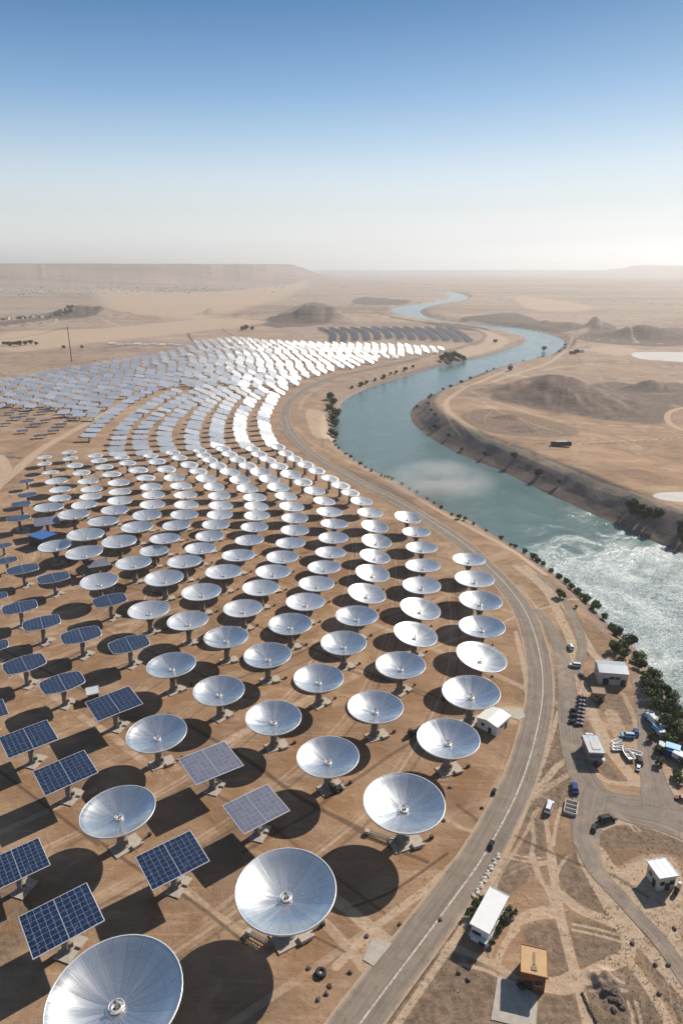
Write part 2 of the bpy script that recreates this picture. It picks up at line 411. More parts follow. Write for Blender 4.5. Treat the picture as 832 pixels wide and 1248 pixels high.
def dish_material(name='dish_metal', metal=.93, rough0=.20):
    t = NT(name); tc = t.N('ShaderNodeTexCoord'); s = t.N('ShaderNodeSeparateXYZ'); t.L(tc.outputs['Object'], s.inputs[0])
    ang = t.math('ARCTAN2', s.outputs[1], s.outputs[0]); rad = t.math('SQRT', t.math('ADD', t.math('MULTIPLY', s.outputs[0], s.outputs[0]), t.math('MULTIPLY', s.outputs[1], s.outputs[1])))
    oi = t.N('ShaderNodeObjectInfo'); rn = t.math('MULTIPLY', oi.outputs['Random'], 20)
    seg = t.math('MULTIPLY', t.math('ADD', ang, math.pi), 24 / (2 * math.pi))
    fr = t.math('FRACT', seg); fl = t.math('FLOOR', seg)
    wn = t.N('ShaderNodeTexWhiteNoise', noise_dimensions='2D'); cx = t.N('ShaderNodeCombineXYZ'); t.L(fl, cx.inputs[0]); t.L(rn, cx.inputs[1]); t.L(cx.outputs[0], wn.inputs['Vector'])
    # seam between gores: constant width in metres
    e = t.math('MULTIPLY', t.math('MINIMUM', fr, t.math('SUBTRACT', 1, fr)), t.math('MULTIPLY', rad, 2 * math.pi / 24))
    seam = t.mapr(e, .02, .07, 1, 0)
    ringf = t.math('ABSOLUTE', t.math('SUBTRACT', t.math('FRACT', t.math('MULTIPLY', rad, 1 / 4.4)), .5)); ring = t.mapr(ringf, .012, .02, .35, 0)
    # polar streaks
    cv = t.N('ShaderNodeCombineXYZ'); t.L(t.math('MULTIPLY', ang, 5), cv.inputs[0]); t.L(t.math('MULTIPLY', rad, .12), cv.inputs[1]); t.L(rn, cv.inputs[2])
    st = t.noise(cv.outputs[0], 1, 5, .6)
    bl = t.noise(tc.outputs['Object'], .35, 5, .6, .5)
    c = t.mix(wn.outputs['Value'], (.76, .75, .72), (.86, .85, .82))
    c = t.mix(t.mapr(st, .4, .7, 0, .5), c, (.56, .57, .58))
    c = t.mix(t.mapr(bl, .55, .75, 0, .3), c, (.62, .58, .53))
    c = t.mix(t.math('MULTIPLY', t.math('MAXIMUM', seam, ring), .55), c, (.33, .33, .33))
    rg = t.math('ADD', t.mapr(st, .3, .7, rough0, rough0 + .13), t.math('MULTIPLY', wn.outputs['Value'], .05))
    t.set(Base_Color=c, Metallic=metal, Roughness=rg)
    hh = t.math('ADD', t.math('MULTIPLY', st, .5), t.math('MULTIPLY', seam, -.35)); hh = t.math('ADD', hh, t.math('MULTIPLY', wn.outputs['Value'], .1))
    t.bump(hh, .14, .25)
    return t.m
def mirror_material():
    t = NT('mirror_glass'); oi = t.N('ShaderNodeObjectInfo'); v = t.coord('Object'); f = t.noise(v, .5, 4)
    br = t.N('ShaderNodeTexBrick', offset=0); br.inputs['Scale'].default_value = 1; br.inputs['Mortar Size'].default_value = .05; br.inputs['Brick Width'].default_value = 2.5; br.inputs['Row Height'].default_value = 2.0
    t.L(v, br.inputs['Vector'])
    c = t.mix(t.mapr(f, .3, .7), (.74, .76, .78), (.88, .89, .89)); c = t.mix(br.outputs['Fac'], c, (.45, .45, .45))
    c = t.mix(t.math('MULTIPLY', oi.outputs['Random'], .7), c, (.50, .50, .50))
    t.set(Base_Color=c, Metallic=.45, Roughness=t.mapr(oi.outputs['Random'], 0, 1, .25, .42)); return t.m
def pv_material(name, c1, c2, rough=.3):
    t = NT(name); v = t.coord('Object'); s = t.N('ShaderNodeSeparateXYZ'); t.L(v, s.inputs[0])
    wob = t.noise(v, .9, 3); w = t.math('MULTIPLY', t.math('SUBTRACT', wob, .5), .34)
    def ln(ax, step, half):
        x = t.math('MULTIPLY', t.math('ADD', t.math('ADD', s.outputs[ax], w), 100 * step), 1 / step)
        d = t.math('ABSOLUTE', t.math('SUBTRACT', t.math('FRACT', x), .5))
        return t.mapr(d, .5 - half / step, .5 - half / step * .4, 0, 1), t.math('FLOOR', x)
    a, ia = ln(0, 1.45, .045); b, ib = ln(1, 1.5, .045)
    cx = t.N('ShaderNodeCombineXYZ'); t.L(ia, cx.inputs[0]); t.L(ib, cx.inputs[1]); wn = t.N('ShaderNodeTexWhiteNoise', noise_dimensions='2D'); t.L(cx.outputs[0], wn.inputs['Vector'])
    mid = t.mapr(t.math('ABSOLUTE', s.outputs[0]), .08, .14, 1, 0)
    f = t.noise(v, 1.6, 5, .7, .6)
    c = t.mix(t.math('ADD', t.math('MULTIPLY', wn.outputs['Value'], .6), t.math('MULTIPLY', f, .4)), c1, c2)
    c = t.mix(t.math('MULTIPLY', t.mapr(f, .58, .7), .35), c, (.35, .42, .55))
    g = t.math('MAXIMUM', t.math('MAXIMUM', a, b), mid)
    c = t.mix(t.math('MULTIPLY', g, .62), c, (.42, .43, .45))
    t.set(Base_Color=c, Roughness=rough, Specular_IOR_Level=.55, Coat_Weight=.1, Coat_Roughness=.12)
    t.bump(t.math('ADD', t.math('MULTIPLY', g, .25), t.math('MULTIPLY', wn.outputs['Value'], .12)), .35, .1)
    return t.m
def leaf_material(name, a, b):
    t = NT(name); P = t.pos(); f = t.noise(P, 1.1, 4); g = t.N('ShaderNodeNewGeometry')
    c = t.mix(t.mapr(f, .35, .65), a, b); c = t.mix(t.math('MULTIPLY', g.outputs['Random Per Island'], .5), c, tuple(k * 1.7 for k in b))
    t.set(Base_Color=c, Roughness=.75, Specular_IOR_Level=.2); return t.m

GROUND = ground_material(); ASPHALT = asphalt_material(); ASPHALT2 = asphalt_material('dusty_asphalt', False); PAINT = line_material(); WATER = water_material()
DISH = dish_material(); DISHD = dish_material('whitened_dish_metal', .74, .26); DISHG = dish_material('sunlit_polished_metal', 1.0, .34); DISHF = dish_material('pale_whitened_dish_metal', .52, .32); MIRROR = mirror_material()  # farther dishes less metallic: bright sky reflection whitened into the material
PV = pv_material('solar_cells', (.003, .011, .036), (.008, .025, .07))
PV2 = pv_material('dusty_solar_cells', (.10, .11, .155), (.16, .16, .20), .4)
CONC = simple('concrete', (.46, .40, .33), .85, 0, .2, .8)
CONCD = simple('weathered_concrete', (.27, .235, .20), .85, 0, .3, .8)
STEEL = simple('galvanised_steel', (.33, .32, .31), .5, .5, .3, 1.5)
DARKS = simple('dark_steel', (.06, .055, .05), .55, .3, .3, 1.5)
RIM = simple('pale_rim', (.72, .71, .69), .4, .3, .1, 1.5, 0)
WHITE = simple('white_paint', (.76, .75, .72), .45, 0, .06, .6, .02, dirtk=.12)
CREAM = simple('cream_wall', (.58, .53, .45), .7, 0, .15, .8)
GREYR = simple('grey_metal_roof', (.40, .43, .46), .4, .3, .15, .5)
LGREY = simple('pale_grey_roof', (.60, .62, .63), .5, .1, .1, .5)
BLUER = simple('blue_roof', (.04, .15, .38), .5, 0, .15, .8)
ORANGE = simple('orange_tan_roof', (.56, .34, .15), .7, 0, .12, .5)
RUST = simple('rust_brown_wall', (.25, .10, .04), .7, 0, .3, .5)
BROWN = simple('brown_wall', (.30, .21, .14), .8, 0, .2, .5)
WOOD = simple('weathered_wood', (.22, .16, .11), .8, 0, .3, 1)
RUBBER = simple('rubber', (.018, .018, .018), .8, 0, .2, 1, .05)
GLASS = simple('dark_glass', (.02, .025, .03), .12, 0, .2, 1, 0, dirtk=.1)
HEADL = simple('headlight_lens', (.75, .75, .72), .15, 0, .05, 1, 0, dirtk=.1)
C_BLUE = simple('blue_car_paint', (.03, .06, .24), .25, .2, .1, 1, 0)
C_BLACK = simple('black_car_paint', (.02, .02, .024), .25, .2, .1, 1, 0)
C_WHITE = simple('white_car_paint', (.74, .75, .76), .25, 0, .05, 1, 0)
C_LBLUE = simple('light_blue_paint', (.22, .48, .72), .4, 0, .1, 1, 0)
C_PURP = simple('dark_purple_paint', (.06, .035, .08), .4, 0, .2, 1, 0)
C_RED = simple('red_brown_paint', (.26, .06, .05), .4, 0, .2, 1, 0)
BARK = simple('bark', (.14, .10, .07), .9, 0, .3, 2)
ROCK = simple('brown_rock', (.17, .125, .09), .9, 0, .4, .9, .5)
LEAF1 = leaf_material('olive_leaves', (.05, .072, .022), (.105, .135, .045))
LEAF2 = leaf_material('dark_leaves', (.035, .045, .018), (.08, .092, .036))
LEAF3 = leaf_material('dry_scrub', (.16, .13, .07), (.26, .21, .13))

# ------------------------------------------------------------------ world, sun
w = bpy.data.worlds.new('World'); sc.world = w; w.use_nodes = True
wt = w.node_tree; bg = wt.nodes['Background']
sky = wt.nodes.new('ShaderNodeTexSky'); sky.sky_type = 'NISHITA'; sky.sun_disc = False
sky.sun_elevation = SUN_EL; sky.sun_rotation = SUN_AZ; sky.altitude = 300; sky.air_density = 1.0; sky.dust_density = .7; sky.ozone_density = 2.2
hs = wt.nodes.new('ShaderNodeHueSaturation'); hs.inputs['Saturation'].default_value = 1.0
wt.links.new(sky.outputs[0], hs.inputs['Color']); tcw = wt.nodes.new('ShaderNodeTexCoord'); sxw = wt.nodes.new('ShaderNodeSeparateXYZ'); wt.links.new(tcw.outputs['Generated'], sxw.inputs[0])
def wramp(stops):
    rw = wt.nodes.new('ShaderNodeValToRGB'); wt.links.new(sxw.outputs[2], rw.inputs[0]); ew = rw.color_ramp.elements
    while len(ew) < len(stops): ew.new(.5)
    for i_, (p_, c_) in enumerate(stops): ew[i_].position = p_; ew[i_].color = (*c_, 1)
    return rw.outputs[0]
hs.inputs['Saturation'].default_value = 1; sat = wramp([(0, (.05,) * 3), (.05, (.12,) * 3), (.12, (.55,) * 3), (.2, (.95,) * 3), (1, (1,) * 3)])
wt.links.new(sat, hs.inputs['Saturation'])
tint = wramp([(0, (.66, .66, .66)), (.06, (.66, .67, .68)), (.12, (.64, .67, .69)), (.2, (.50, .59, .645)), (.3, (.225, .38, .49)), (.55, (.38, .47, .52)), (1, (.78, .74, .68))])
mw = wt.nodes.new('ShaderNodeMix'); mw.data_type = 'RGBA'; mw.blend_type = 'MULTIPLY'; mw.inputs[0].default_value = 1
wt.links.new(hs.outputs[0], mw.inputs[6]); wt.links.new(tint, mw.inputs[7]); mr = wt.nodes.new('ShaderNodeMapRange'); wt.links.new(sxw.outputs[0], mr.inputs[0])
for i_, k_ in enumerate((-.5, .6, 1.10, .66)): mr.inputs[i_ + 1].default_value = k_
mw2 = wt.nodes.new('ShaderNodeVectorMath'); mw2.operation = 'SCALE'; wt.links.new(mw.outputs[2], mw2.inputs[0]); wt.links.new(mr.outputs[0], mw2.inputs['Scale']); wt.links.new(mw2.outputs[0], bg.inputs[0]); bg.inputs[1].default_value = .115
sl = bpy.data.lights.new('sun', 'SUN'); so = bpy.data.objects.new('sun', sl); C.objects.link(so)
sl.energy = 3.8; sl.angle = R(.53); sl.color = (1.0, .93, .84)
so.rotation_euler = (-SUN).to_track_quat('-Z', 'Y').to_euler()
so.location = (0, 0, 400)

# ------------------------------------------------------------------ terrain
TRACKS = [  # (px polyline, width m, strength, channel)  channel 0 pale track
    ([(628, 446), (594, 461), (560, 476), (544, 489), (548, 503), (571, 520), (586, 533), (620, 546), (658, 560.6), (700, 579.6), (751, 598.6), (832, 622), (900, 640)], 9, 1, 0),
    ([(573, 478), (620, 495), (670, 510), (717, 516), (806, 521)], 5, .9, 0),
    ([(540, 500), (552, 520), (560, 530)], 5, .6, 0),
    ([(620, 541.5), (683, 542), (734, 538), (832, 533), (900, 530)], 4, .75, 0),
    ([(900, 488), (832, 497), (813, 505), (818, 518), (845, 528)], 9, .9, 0),
    ([(600, 500), (590, 512), (605, 522), (640, 524), (668, 518)], 3, .5, 0),
    ([(578, 495), (570, 508), (590, 520), (640, 532), (700, 528), (740, 530)], 2.5, .5, 0),
    ([(620, 457), (649, 461), (683, 469)], 20, 1, 0),
    ([(650, 445), (700, 457), (760, 455), (832, 462)], 6, .5, 0),
    ([(697, 410), (690, 425), (672, 440), (640, 452), (600, 465)], 10, .9, 0),
    ([(600, 395), (650, 402), (700, 410), (740, 415), (832, 420)], 8, .7, 0),
    ([(0, 590), (18, 575), (35, 560), (50, 548), (70, 536), (95, 522), (130, 503), (150, 492)], 12, .95, 0),
    ([(-30, 620), (0, 590), (8, 570), (0, 556)], 12, .8, 0),
    ([(0, 556), (25, 558)], 8, .8, 2),
    # service tracks beside the highway and river
    ([(640, 690), (664, 712), (690, 741), (710, 775), (725, 800), (737, 803)], 5, .9, 0),
    ([(628, 690), (650, 706), (668, 724), (682, 752), (696, 782), (702, 815), (711, 845), (726, 880), (745, 915), (760, 935), (775, 953)], 6, .9, 0),
    ([(480, 590), (530, 620), (580, 647), (625, 672), (664, 700)], 5, .8, 0),
    ([(640, 724), (656, 745), (676, 785), (686, 810)], 3, .6, 0),
    ([(360, 520), (380, 540), (410, 556), (450, 575), (480, 590)], 6, .5, 0),
    ([(365, 500), (372, 485), (395, 470), (430, 458), (470, 450), (520, 440)], 8, .5, 0),
    ([(480, 448), (530, 438), (575, 428), (600, 418)], 12, .6, 0),
    ([(385, 520), (395, 528), (405, 536)], 14, .9, 0),
    ([(688, 835), (692, 880), (699, 918), (710, 952), (706, 985), (704, 1020), (709, 1050)], 3.2, .7, 0), ([(703, 900), (712, 925), (735, 950), (765, 955), (783, 945), (785, 910), (778, 870)], 3, .7, 0),
    ([(726, 1045), (722, 1020), (745, 1004), (780, 1004), (832, 1024), (870, 1050)], 3, .7, 0), ([(790, 850), (796, 910), (806, 945), (830, 975), (870, 1000)], 3, .7, 0),
    # right lower network
    ([(560, 1175), (590, 1182), (612, 1192)], 1.4, .8, 0), ([(600, 1090), (612, 1060), (632, 1030), (648, 1000), (656, 985)], 1.6, .6, 0), ([(690, 1045), (680, 1060), (676, 1085)], 1.4, .7, 0),
    ([(671, 1040), (676, 1080), (683, 1120), (692, 1155), (700, 1185), (706, 1205), (716, 1250)], 3.4, 1, 0),
    ([(665, 1000), (668, 1020), (671, 1040)], 2.2, .7, 0),
    ([(648, 1040), (655, 1065), (668, 1085), (675, 1105)], 2.4, .8, 0),
    ([(655, 1053), (668, 1052), (672, 1065)], 2.4, .8, 0),
    ([(706, 1195), (725, 1182), (745, 1174), (760, 1167), (766, 1155), (762, 1140), (745, 1110), (725, 1075), (712, 1050)], 4.6, 1, 0),
    ([(762, 1165), (780, 1190), (800, 1220), (815, 1250)], 3.2, .9, 0),
    ([(684, 1090), (705, 1108), (735, 1120), (757, 1130)], 4, .75, 0),
    ([(665, 1200), (690, 1198), (706, 1190)], 5, .9, 0), ([(664, 1205), (690, 1208), (702, 1200)], 2.5, .9, 0),
    ([(664, 1196), (685, 1192), (700, 1182)], 2.0, .9, 0),
    ([(625, 1130), (640, 1115), (665, 1108), (680, 1106)], 3, .7, 0), ([(622, 1140), (632, 1124), (660, 1116), (684, 1118)], 3, .7, 0),
    ([(605, 1175), (615, 1150), (630, 1132)], 2.4, .7, 0),
    ([(725, 1040), (738, 1060), (765, 1080), (795, 1112), (815, 1145), (840, 1180)], 9, .9, 0),
    ([(716, 1050), (730, 1080), (750, 1105), (775, 1140), (800, 1170), (840, 1215)], 5, .9, 0),
    ([(538, 1149), (575, 1163), (605, 1178), (625, 1190)], 2.4, .95, 0),
    ([(538, 1156), (510, 1185), (480, 1225), (460, 1260)], 1.3, .8, 0), 
    ([(655, 985), (648, 1000), (650, 1025), (645, 1045)], 2.0, .6, 0), ([(683, 985), (677, 1005), (674, 1030)], 1.6, .7, 0),
    ([(640, 985), (655, 970), (670, 975)], 2, .5, 0),
    ([(758, 845), (770, 870), (776, 895), (775, 920)], 3.0, .6, 0), ([(745, 870), (755, 895), (765, 905)], 8, .6, 0),
    ([(802, 945), (815, 965), (840, 985)], 3, .7, 0), ([(838, 930), (815, 940), (812, 955), (840, 980)], 7, .5, 0),
    # sandy strip along the left road verge, streaks in the dish field
    ([(395, 1262), (476, 1158), (520, 1105), (566, 1043), (618, 960), (640, 880), (641, 830), (628, 770)], 3.0, .8, 0),
    ([(470, 1268), (540, 1166), (578, 1108), (610, 1052), (640, 985), (664, 920), (680, 868)], 2.6, .7, 0),
    ([(610, 900), (600, 930), (575, 975), (560, 1000)], 3, .35, 0), ([(620, 905), (610, 940), (585, 990)], 2, .4, 0),
    ([(330, 1120), (360, 1160), (352, 1200), (300, 1235)], 3, .35, 0),
    ([(372, 1070), (420, 1105), (450, 1130), (478, 1152)], 5, .75, 0), ([(390, 1120), (420, 1150), (448, 1185)], 4, .65, 0),
    ([(445, 1065), (500, 1040), (560, 1045)], 3, .35, 0), ([(530, 990), (560, 1008), (585, 1015)], 2.5, .6, 0),
    ([(300, 1030), (345, 1060)], 3, .5, 0), ([(228, 1085), (262, 1115), (300, 1140)], 3.4, .6, 0), ([(250, 1120), (275, 1100), (290, 1088)], 2.2, .5, 0),
    ([(600, 868), (628, 866), (640, 875)], 8, .8, 0),
    ([(0, 600), (60, 580)], 4, .3, 0), 
]
TRENCH = [([(60, 690), (150, 715), (250, 735), (330, 770), (440, 815), (520, 850)], .9), ([(205, 870), (300, 925), (370, 975), (450, 1015)], 1.3), ([(416, 1000), (470, 1030), (520, 1050)], 1.1),
          ([(100, 1010), (170, 1060), (230, 1095), (300, 1150)], .8), ([(430, 1105), (480, 1085), (545, 1040)], .7), ([(250, 690), (330, 705), (400, 730)], .7),
          ([(0, 790), (80, 830), (150, 870)], .8), ([(0, 940), (60, 985), (120, 1030)], .8), ([(416, 815), (500, 838), (560, 860)], .8), ([(300, 1100), (420, 1160)], .5),
          ([(130, 770), (230, 815), (300, 850)], .7), ([(690, 741), (707, 775), (716, 800)], .5), ([(620, 540), (683, 541), (832, 532)], .9),
          ([(660, 905), (640, 960), (600, 1050), (545, 1145), (470, 1248)], .35)]
SCRUB = [[(676, 850), (686, 880), (690, 915), (702, 950), (708, 975), (700, 990), (660, 985), (640, 1000), (650, 950), (668, 890)],
         [(498, 1165), (545, 1160), (600, 1185), (598, 1260), (460, 1260)], [(675, 1050), (690, 1040), (706, 1040), (722, 1075), (748, 1118), (720, 1110), (686, 1088)],
         [(640, 1130), (680, 1125), (690, 1160), (698, 1185), (668, 1190), (640, 1150)], [(660, 1215), (695, 1212), (708, 1250), (655, 1255)],
         [(695, 1125), (720, 1122), (758, 1140), (750, 1165), (712, 1180), (700, 1160)], [(715, 1185), (760, 1175), (810, 1250), (725, 1255), (706, 1205)],
         [(700, 850), (745, 935), (768, 952), (745, 950), (718, 930), (708, 890)], [(580, 1030), (610, 1045), (635, 1040), (640, 1000), (660, 1000), (660, 1050), (600, 1110), (560, 1140), (545, 1140)],
         [(780, 1150), (832, 1200), (832, 1250), (800, 1200)], [(728, 1010), (780, 1008), (840, 1030), (840, 1050), (790, 1030), (740, 1035)],
         [(520, 1150), (480, 1130), (440, 1190), (420, 1210)], [(560, 505), (620, 500), (700, 522), (690, 532), (600, 528)], [(650, 700), (690, 730), (724, 790), (716, 800), (690, 750)],
         [(390, 560), (470, 590), (530, 632), (545, 640), (520, 640), (440, 592)],
         [(0, 1040), (40, 1100), (20, 1160), (-20, 1160)], [(720, 845), (760, 850), (775, 880), (745, 880)]]
DARK = [[(600, 478), (640, 470), (730, 466), (780, 470), (818, 490), (808, 516), (760, 514), (680, 502), (610, 490)],
        [(508, 490), (530, 500), (540, 520), (600, 540), (640, 550), (690, 575), (760, 605), (840, 640), (900, 680), (900, 690), (832, 672), (734, 630), (607, 571), (556, 550), (515, 526)],
        [(318, 396), (378, 368), (418, 380), (400, 394)], [(700, 412), (740, 402), (840, 400), (850, 420), (750, 420)], [(715, 405), (733, 392), (752, 400), (735, 408)],
        [(560, 388), (620, 381), (650, 388), (690, 405), (640, 402), (580, 395)], [(40, 386), (90, 374), (150, 380), (100, 388)], [(640, 397), (690, 392), (715, 398), (690, 404)],
        [(728, 1195), (745, 1190), (765, 1215), (760, 1236), (740, 1230)], [(505, 392), (560, 395), (600, 402), (560, 402)], [(780, 470), (840, 468), (840, 495), (808, 488)],
        [(616, 520), (645, 519), (650, 527), (625, 527)], [(0, 392), (60, 386), (60, 390), (0, 397)], [(440, 362), (500, 366), (480, 372), (430, 370)]]
DARKLINES = [([(150, 385), (250, 384), (320, 381), (400, 374), (470, 368)], 16), ([(0, 455), (60, 448), (110, 440), (160, 432)], 4), ([(0, 398), (90, 392), (200, 384)], 12), ([(690, 395), (760, 393), (832, 396)], 8),
             ([(560, 362), (640, 368), (720, 366), (832, 372)], 26), ([(0, 362), (150, 358), (300, 352), (420, 350)], 40), ([(460, 345), (600, 350), (832, 352)], 60)]
PALE = [[(770, 430), (798, 429), (850, 430), (850, 441), (798, 439), (775, 436)], [(794, 604), (810, 600), (845, 601), (845, 612), (812, 610)]]
PALETR = [[(722, 425), (745, 421), (776, 426), (770, 432), (745, 433), (725, 429)], [(0, 405), (120, 400), (260, 388), (330, 392), (260, 402), (120, 418), (0, 430)],
          [(575, 400), (600, 405), (622, 415), (600, 428), (560, 436), (545, 430), (590, 416)], [(630, 360), (720, 372), (700, 380), (640, 376)], [(120, 352), (240, 340), (380, 342), (260, 356)],
          [(750, 1060), (790, 1040), (832, 1055), (832, 1140), (800, 1100), (775, 1085)], [(480, 1148), (445, 1125), (440, 1160), (460, 1180)], [(738, 1095), (770, 1098), (780, 1120), (760, 1115)],
          [(390, 500), (398, 512), (400, 535), (380, 530), (372, 500)]]

def px_world(px, py, w, base=18.0, rimh=11.2):
    # find scale s such that width in px matches, rim plane at rimh*s above ground
    s = 1.0
    for _ in range(12):
        gx, gy, t = atz(px, py, rimh * s)
        s = s * .3 + .7 * (w * t / F / base)
    gx, gy, t = atz(px, py, rimh * s)
    return gx, gy, s
# columns, each from the near end (bottom of the photograph) to the far end. ('d' dish, 'p' blue panel, 'g' grey panel)
COLS = [
    ('the outermost column beside the asphalt road', [(140, 1214, 160), (348, 1083, 121), (492, 977, 98), (546, 899, 75), (574, 843, 69), (585, 799.5, 61), (587, 763, 55), (585, 731.5, 51), (578, 705, 47), (571, 681.5, 39)]),
    ('the second column from the asphalt road', [(75, 1120, 106, 'p'), (210, 1047, 92, 'p'), (312, 985, 82, 'g'), (399.5, 921.5, 75), (457, 861, 67), (488, 810, 60), (505, 772, 53), (511, 741, 49), (513.5, 713, 46), (515, 689, 42), (513.5, 667, 38), (507, 648, 34), (496, 630, 32)]),
    ('the third column from the asphalt road', [(20, 1053, 84, 'p'), (144, 988, 88), (257, 929, 80, 'g'), (333, 874, 67), (388, 826, 60), (418.5, 783, 55), (434.5, 750, 51), (446, 722.5, 46), (453, 698, 41), (456, 677.5, 37), (458, 659, 36), (456, 641, 33), (450.5, 624.5, 31),
      (440, 610.4, 27), (426, 600, 23.5), (414, 591, 24), (401, 582.5, 23), (385, 573, 21), (371.5, 565.6, 21), (358.5, 558.5, 18.5), (347.5, 552, 19), (338, 544, 18)]),
    ('the fourth column from the asphalt road', [(80, 941, 80, 'p'), (191, 893, 71), (266.5, 841, 61), (326, 798, 57), (353.5, 760, 52), (372, 733, 47), (385.5, 711, 43), (395, 691, 40), (402.5, 673, 37), (406, 655, 36), (407, 638, 33), (401, 623.5, 31), (394.6, 610.4, 27),
      (383, 598, 26), (368.5, 587, 24), (354, 577.7, 25), (339, 567.5, 23), (325, 559.4, 22), (315, 553, 20), (307, 546.5, 19)]),
    ('the fifth column from the asphalt road', [(35, 900, 73, 'p'), (139, 857, 71, 'p'), (209, 810, 58.5), (275.5, 776, 53), (296, 741, 47), (317.5, 716, 44), (332.5, 696.5, 42), (344, 678.5, 39), (354, 661.5, 36), (359, 646, 34), (359, 631, 32), (355, 617, 30), (348, 604.6, 27),
      (338.7, 593.5, 27), (327.7, 583.5, 25), (317, 575, 25), (301, 567, 23), (289, 559.5, 21), (279, 553, 20), (271.5, 546.5, 19)]),
    ('the sixth column from the asphalt road', [(-18, 869, 60, 'p'), (76, 832, 64, 'p'), (157.5, 785, 60, 'p'), (229, 756, 49), (245.5, 721, 47), (272.5, 696.5, 44), (290.5, 676.5, 40), (304, 658, 35), (310, 642, 33), (313, 628, 31), (312, 617, 29), (310, 606, 28),
      (301, 595, 26), (292, 584.5, 25), (280, 575, 25), (265, 567, 22), (255, 560, 20), (248, 554.5, 19), (243, 548.5, 18)]),
    ('the seventh column from the asphalt road', [(30, 809, 61, 'p'), (99, 774, 59, 'p'), (181.5, 743, 49), (200, 704, 46), (225, 684, 41), (244, 668, 37), (255.5, 653, 34), (263, 639, 33), (268, 627, 31), (269, 616, 29), (267, 604, 27), (260.6, 593, 25), (251, 583, 25),
      (241, 574, 23), (230, 566, 22), (218, 557.5, 20), (210, 551, 19)]),
    ('the eighth column from the asphalt road', [(-8, 788, 44, 'p'), (51, 759, 55, 'p'), (134, 731.5, 50, 'p'), (163, 685.5, 42), (188, 671, 34), (201, 656, 36), (215, 640, 33), (224.5, 627, 33), (227, 615, 29), (226, 603, 28), (220.6, 592, 26), (212.5, 581.7, 25), (202, 571.5, 24), (191, 562, 22), (183, 555, 19)]),
    ('the ninth column from the asphalt road', [(24.5, 740, 51, 'p'), (65.5, 704, 47, 'p'), (121, 708, 44), (120, 686, 33, 'g'), (145.5, 659.5, 41), (167, 642, 37), (179, 627.5, 34), (186, 614.6, 30), (187, 603, 27), (184, 593, 26), (177, 582, 24), (168, 572.5, 24), (155, 564, 21), (148, 557, 19)]),
    ('the tenth column from the asphalt road', [(-4, 727, 32, 'p'), (28, 693.5, 46, 'p'), (103, 673, 43), (104.5, 651, 43), (126, 635, 36), (140, 621.5, 32), (146, 610, 29), (146.5, 599, 27), (145, 588, 26), (135.6, 577.7, 24), (127, 569, 22), (120, 561, 20), (116, 555, 19)]),
    ('the eleventh column from the asphalt road', [(8, 683, 32, 'p'), (67, 665, 38), (57, 635, 37, 'g'), (90, 626.5, 36), (103, 615, 30), (110.6, 605, 26), (112, 596, 26), (108, 586, 25), (99, 576, 22), (91, 567, 20), (85.6, 558.5, 19), (84, 551, 18)]),
    ('the leftmost column by the sand track', [(4, 665, 26, 'p'), (23, 631.5, 34, 'p'), (26, 614, 29, 'p'), (33.6, 603, 28, 'p'), (59.6, 618, 34), (73, 607, 26), (73.6, 596.5, 25), (69, 586, 26), (61.5, 575.5, 20), (54, 565, 18), (54, 557, 18), (32.7, 586, 21, 'p')]),
]
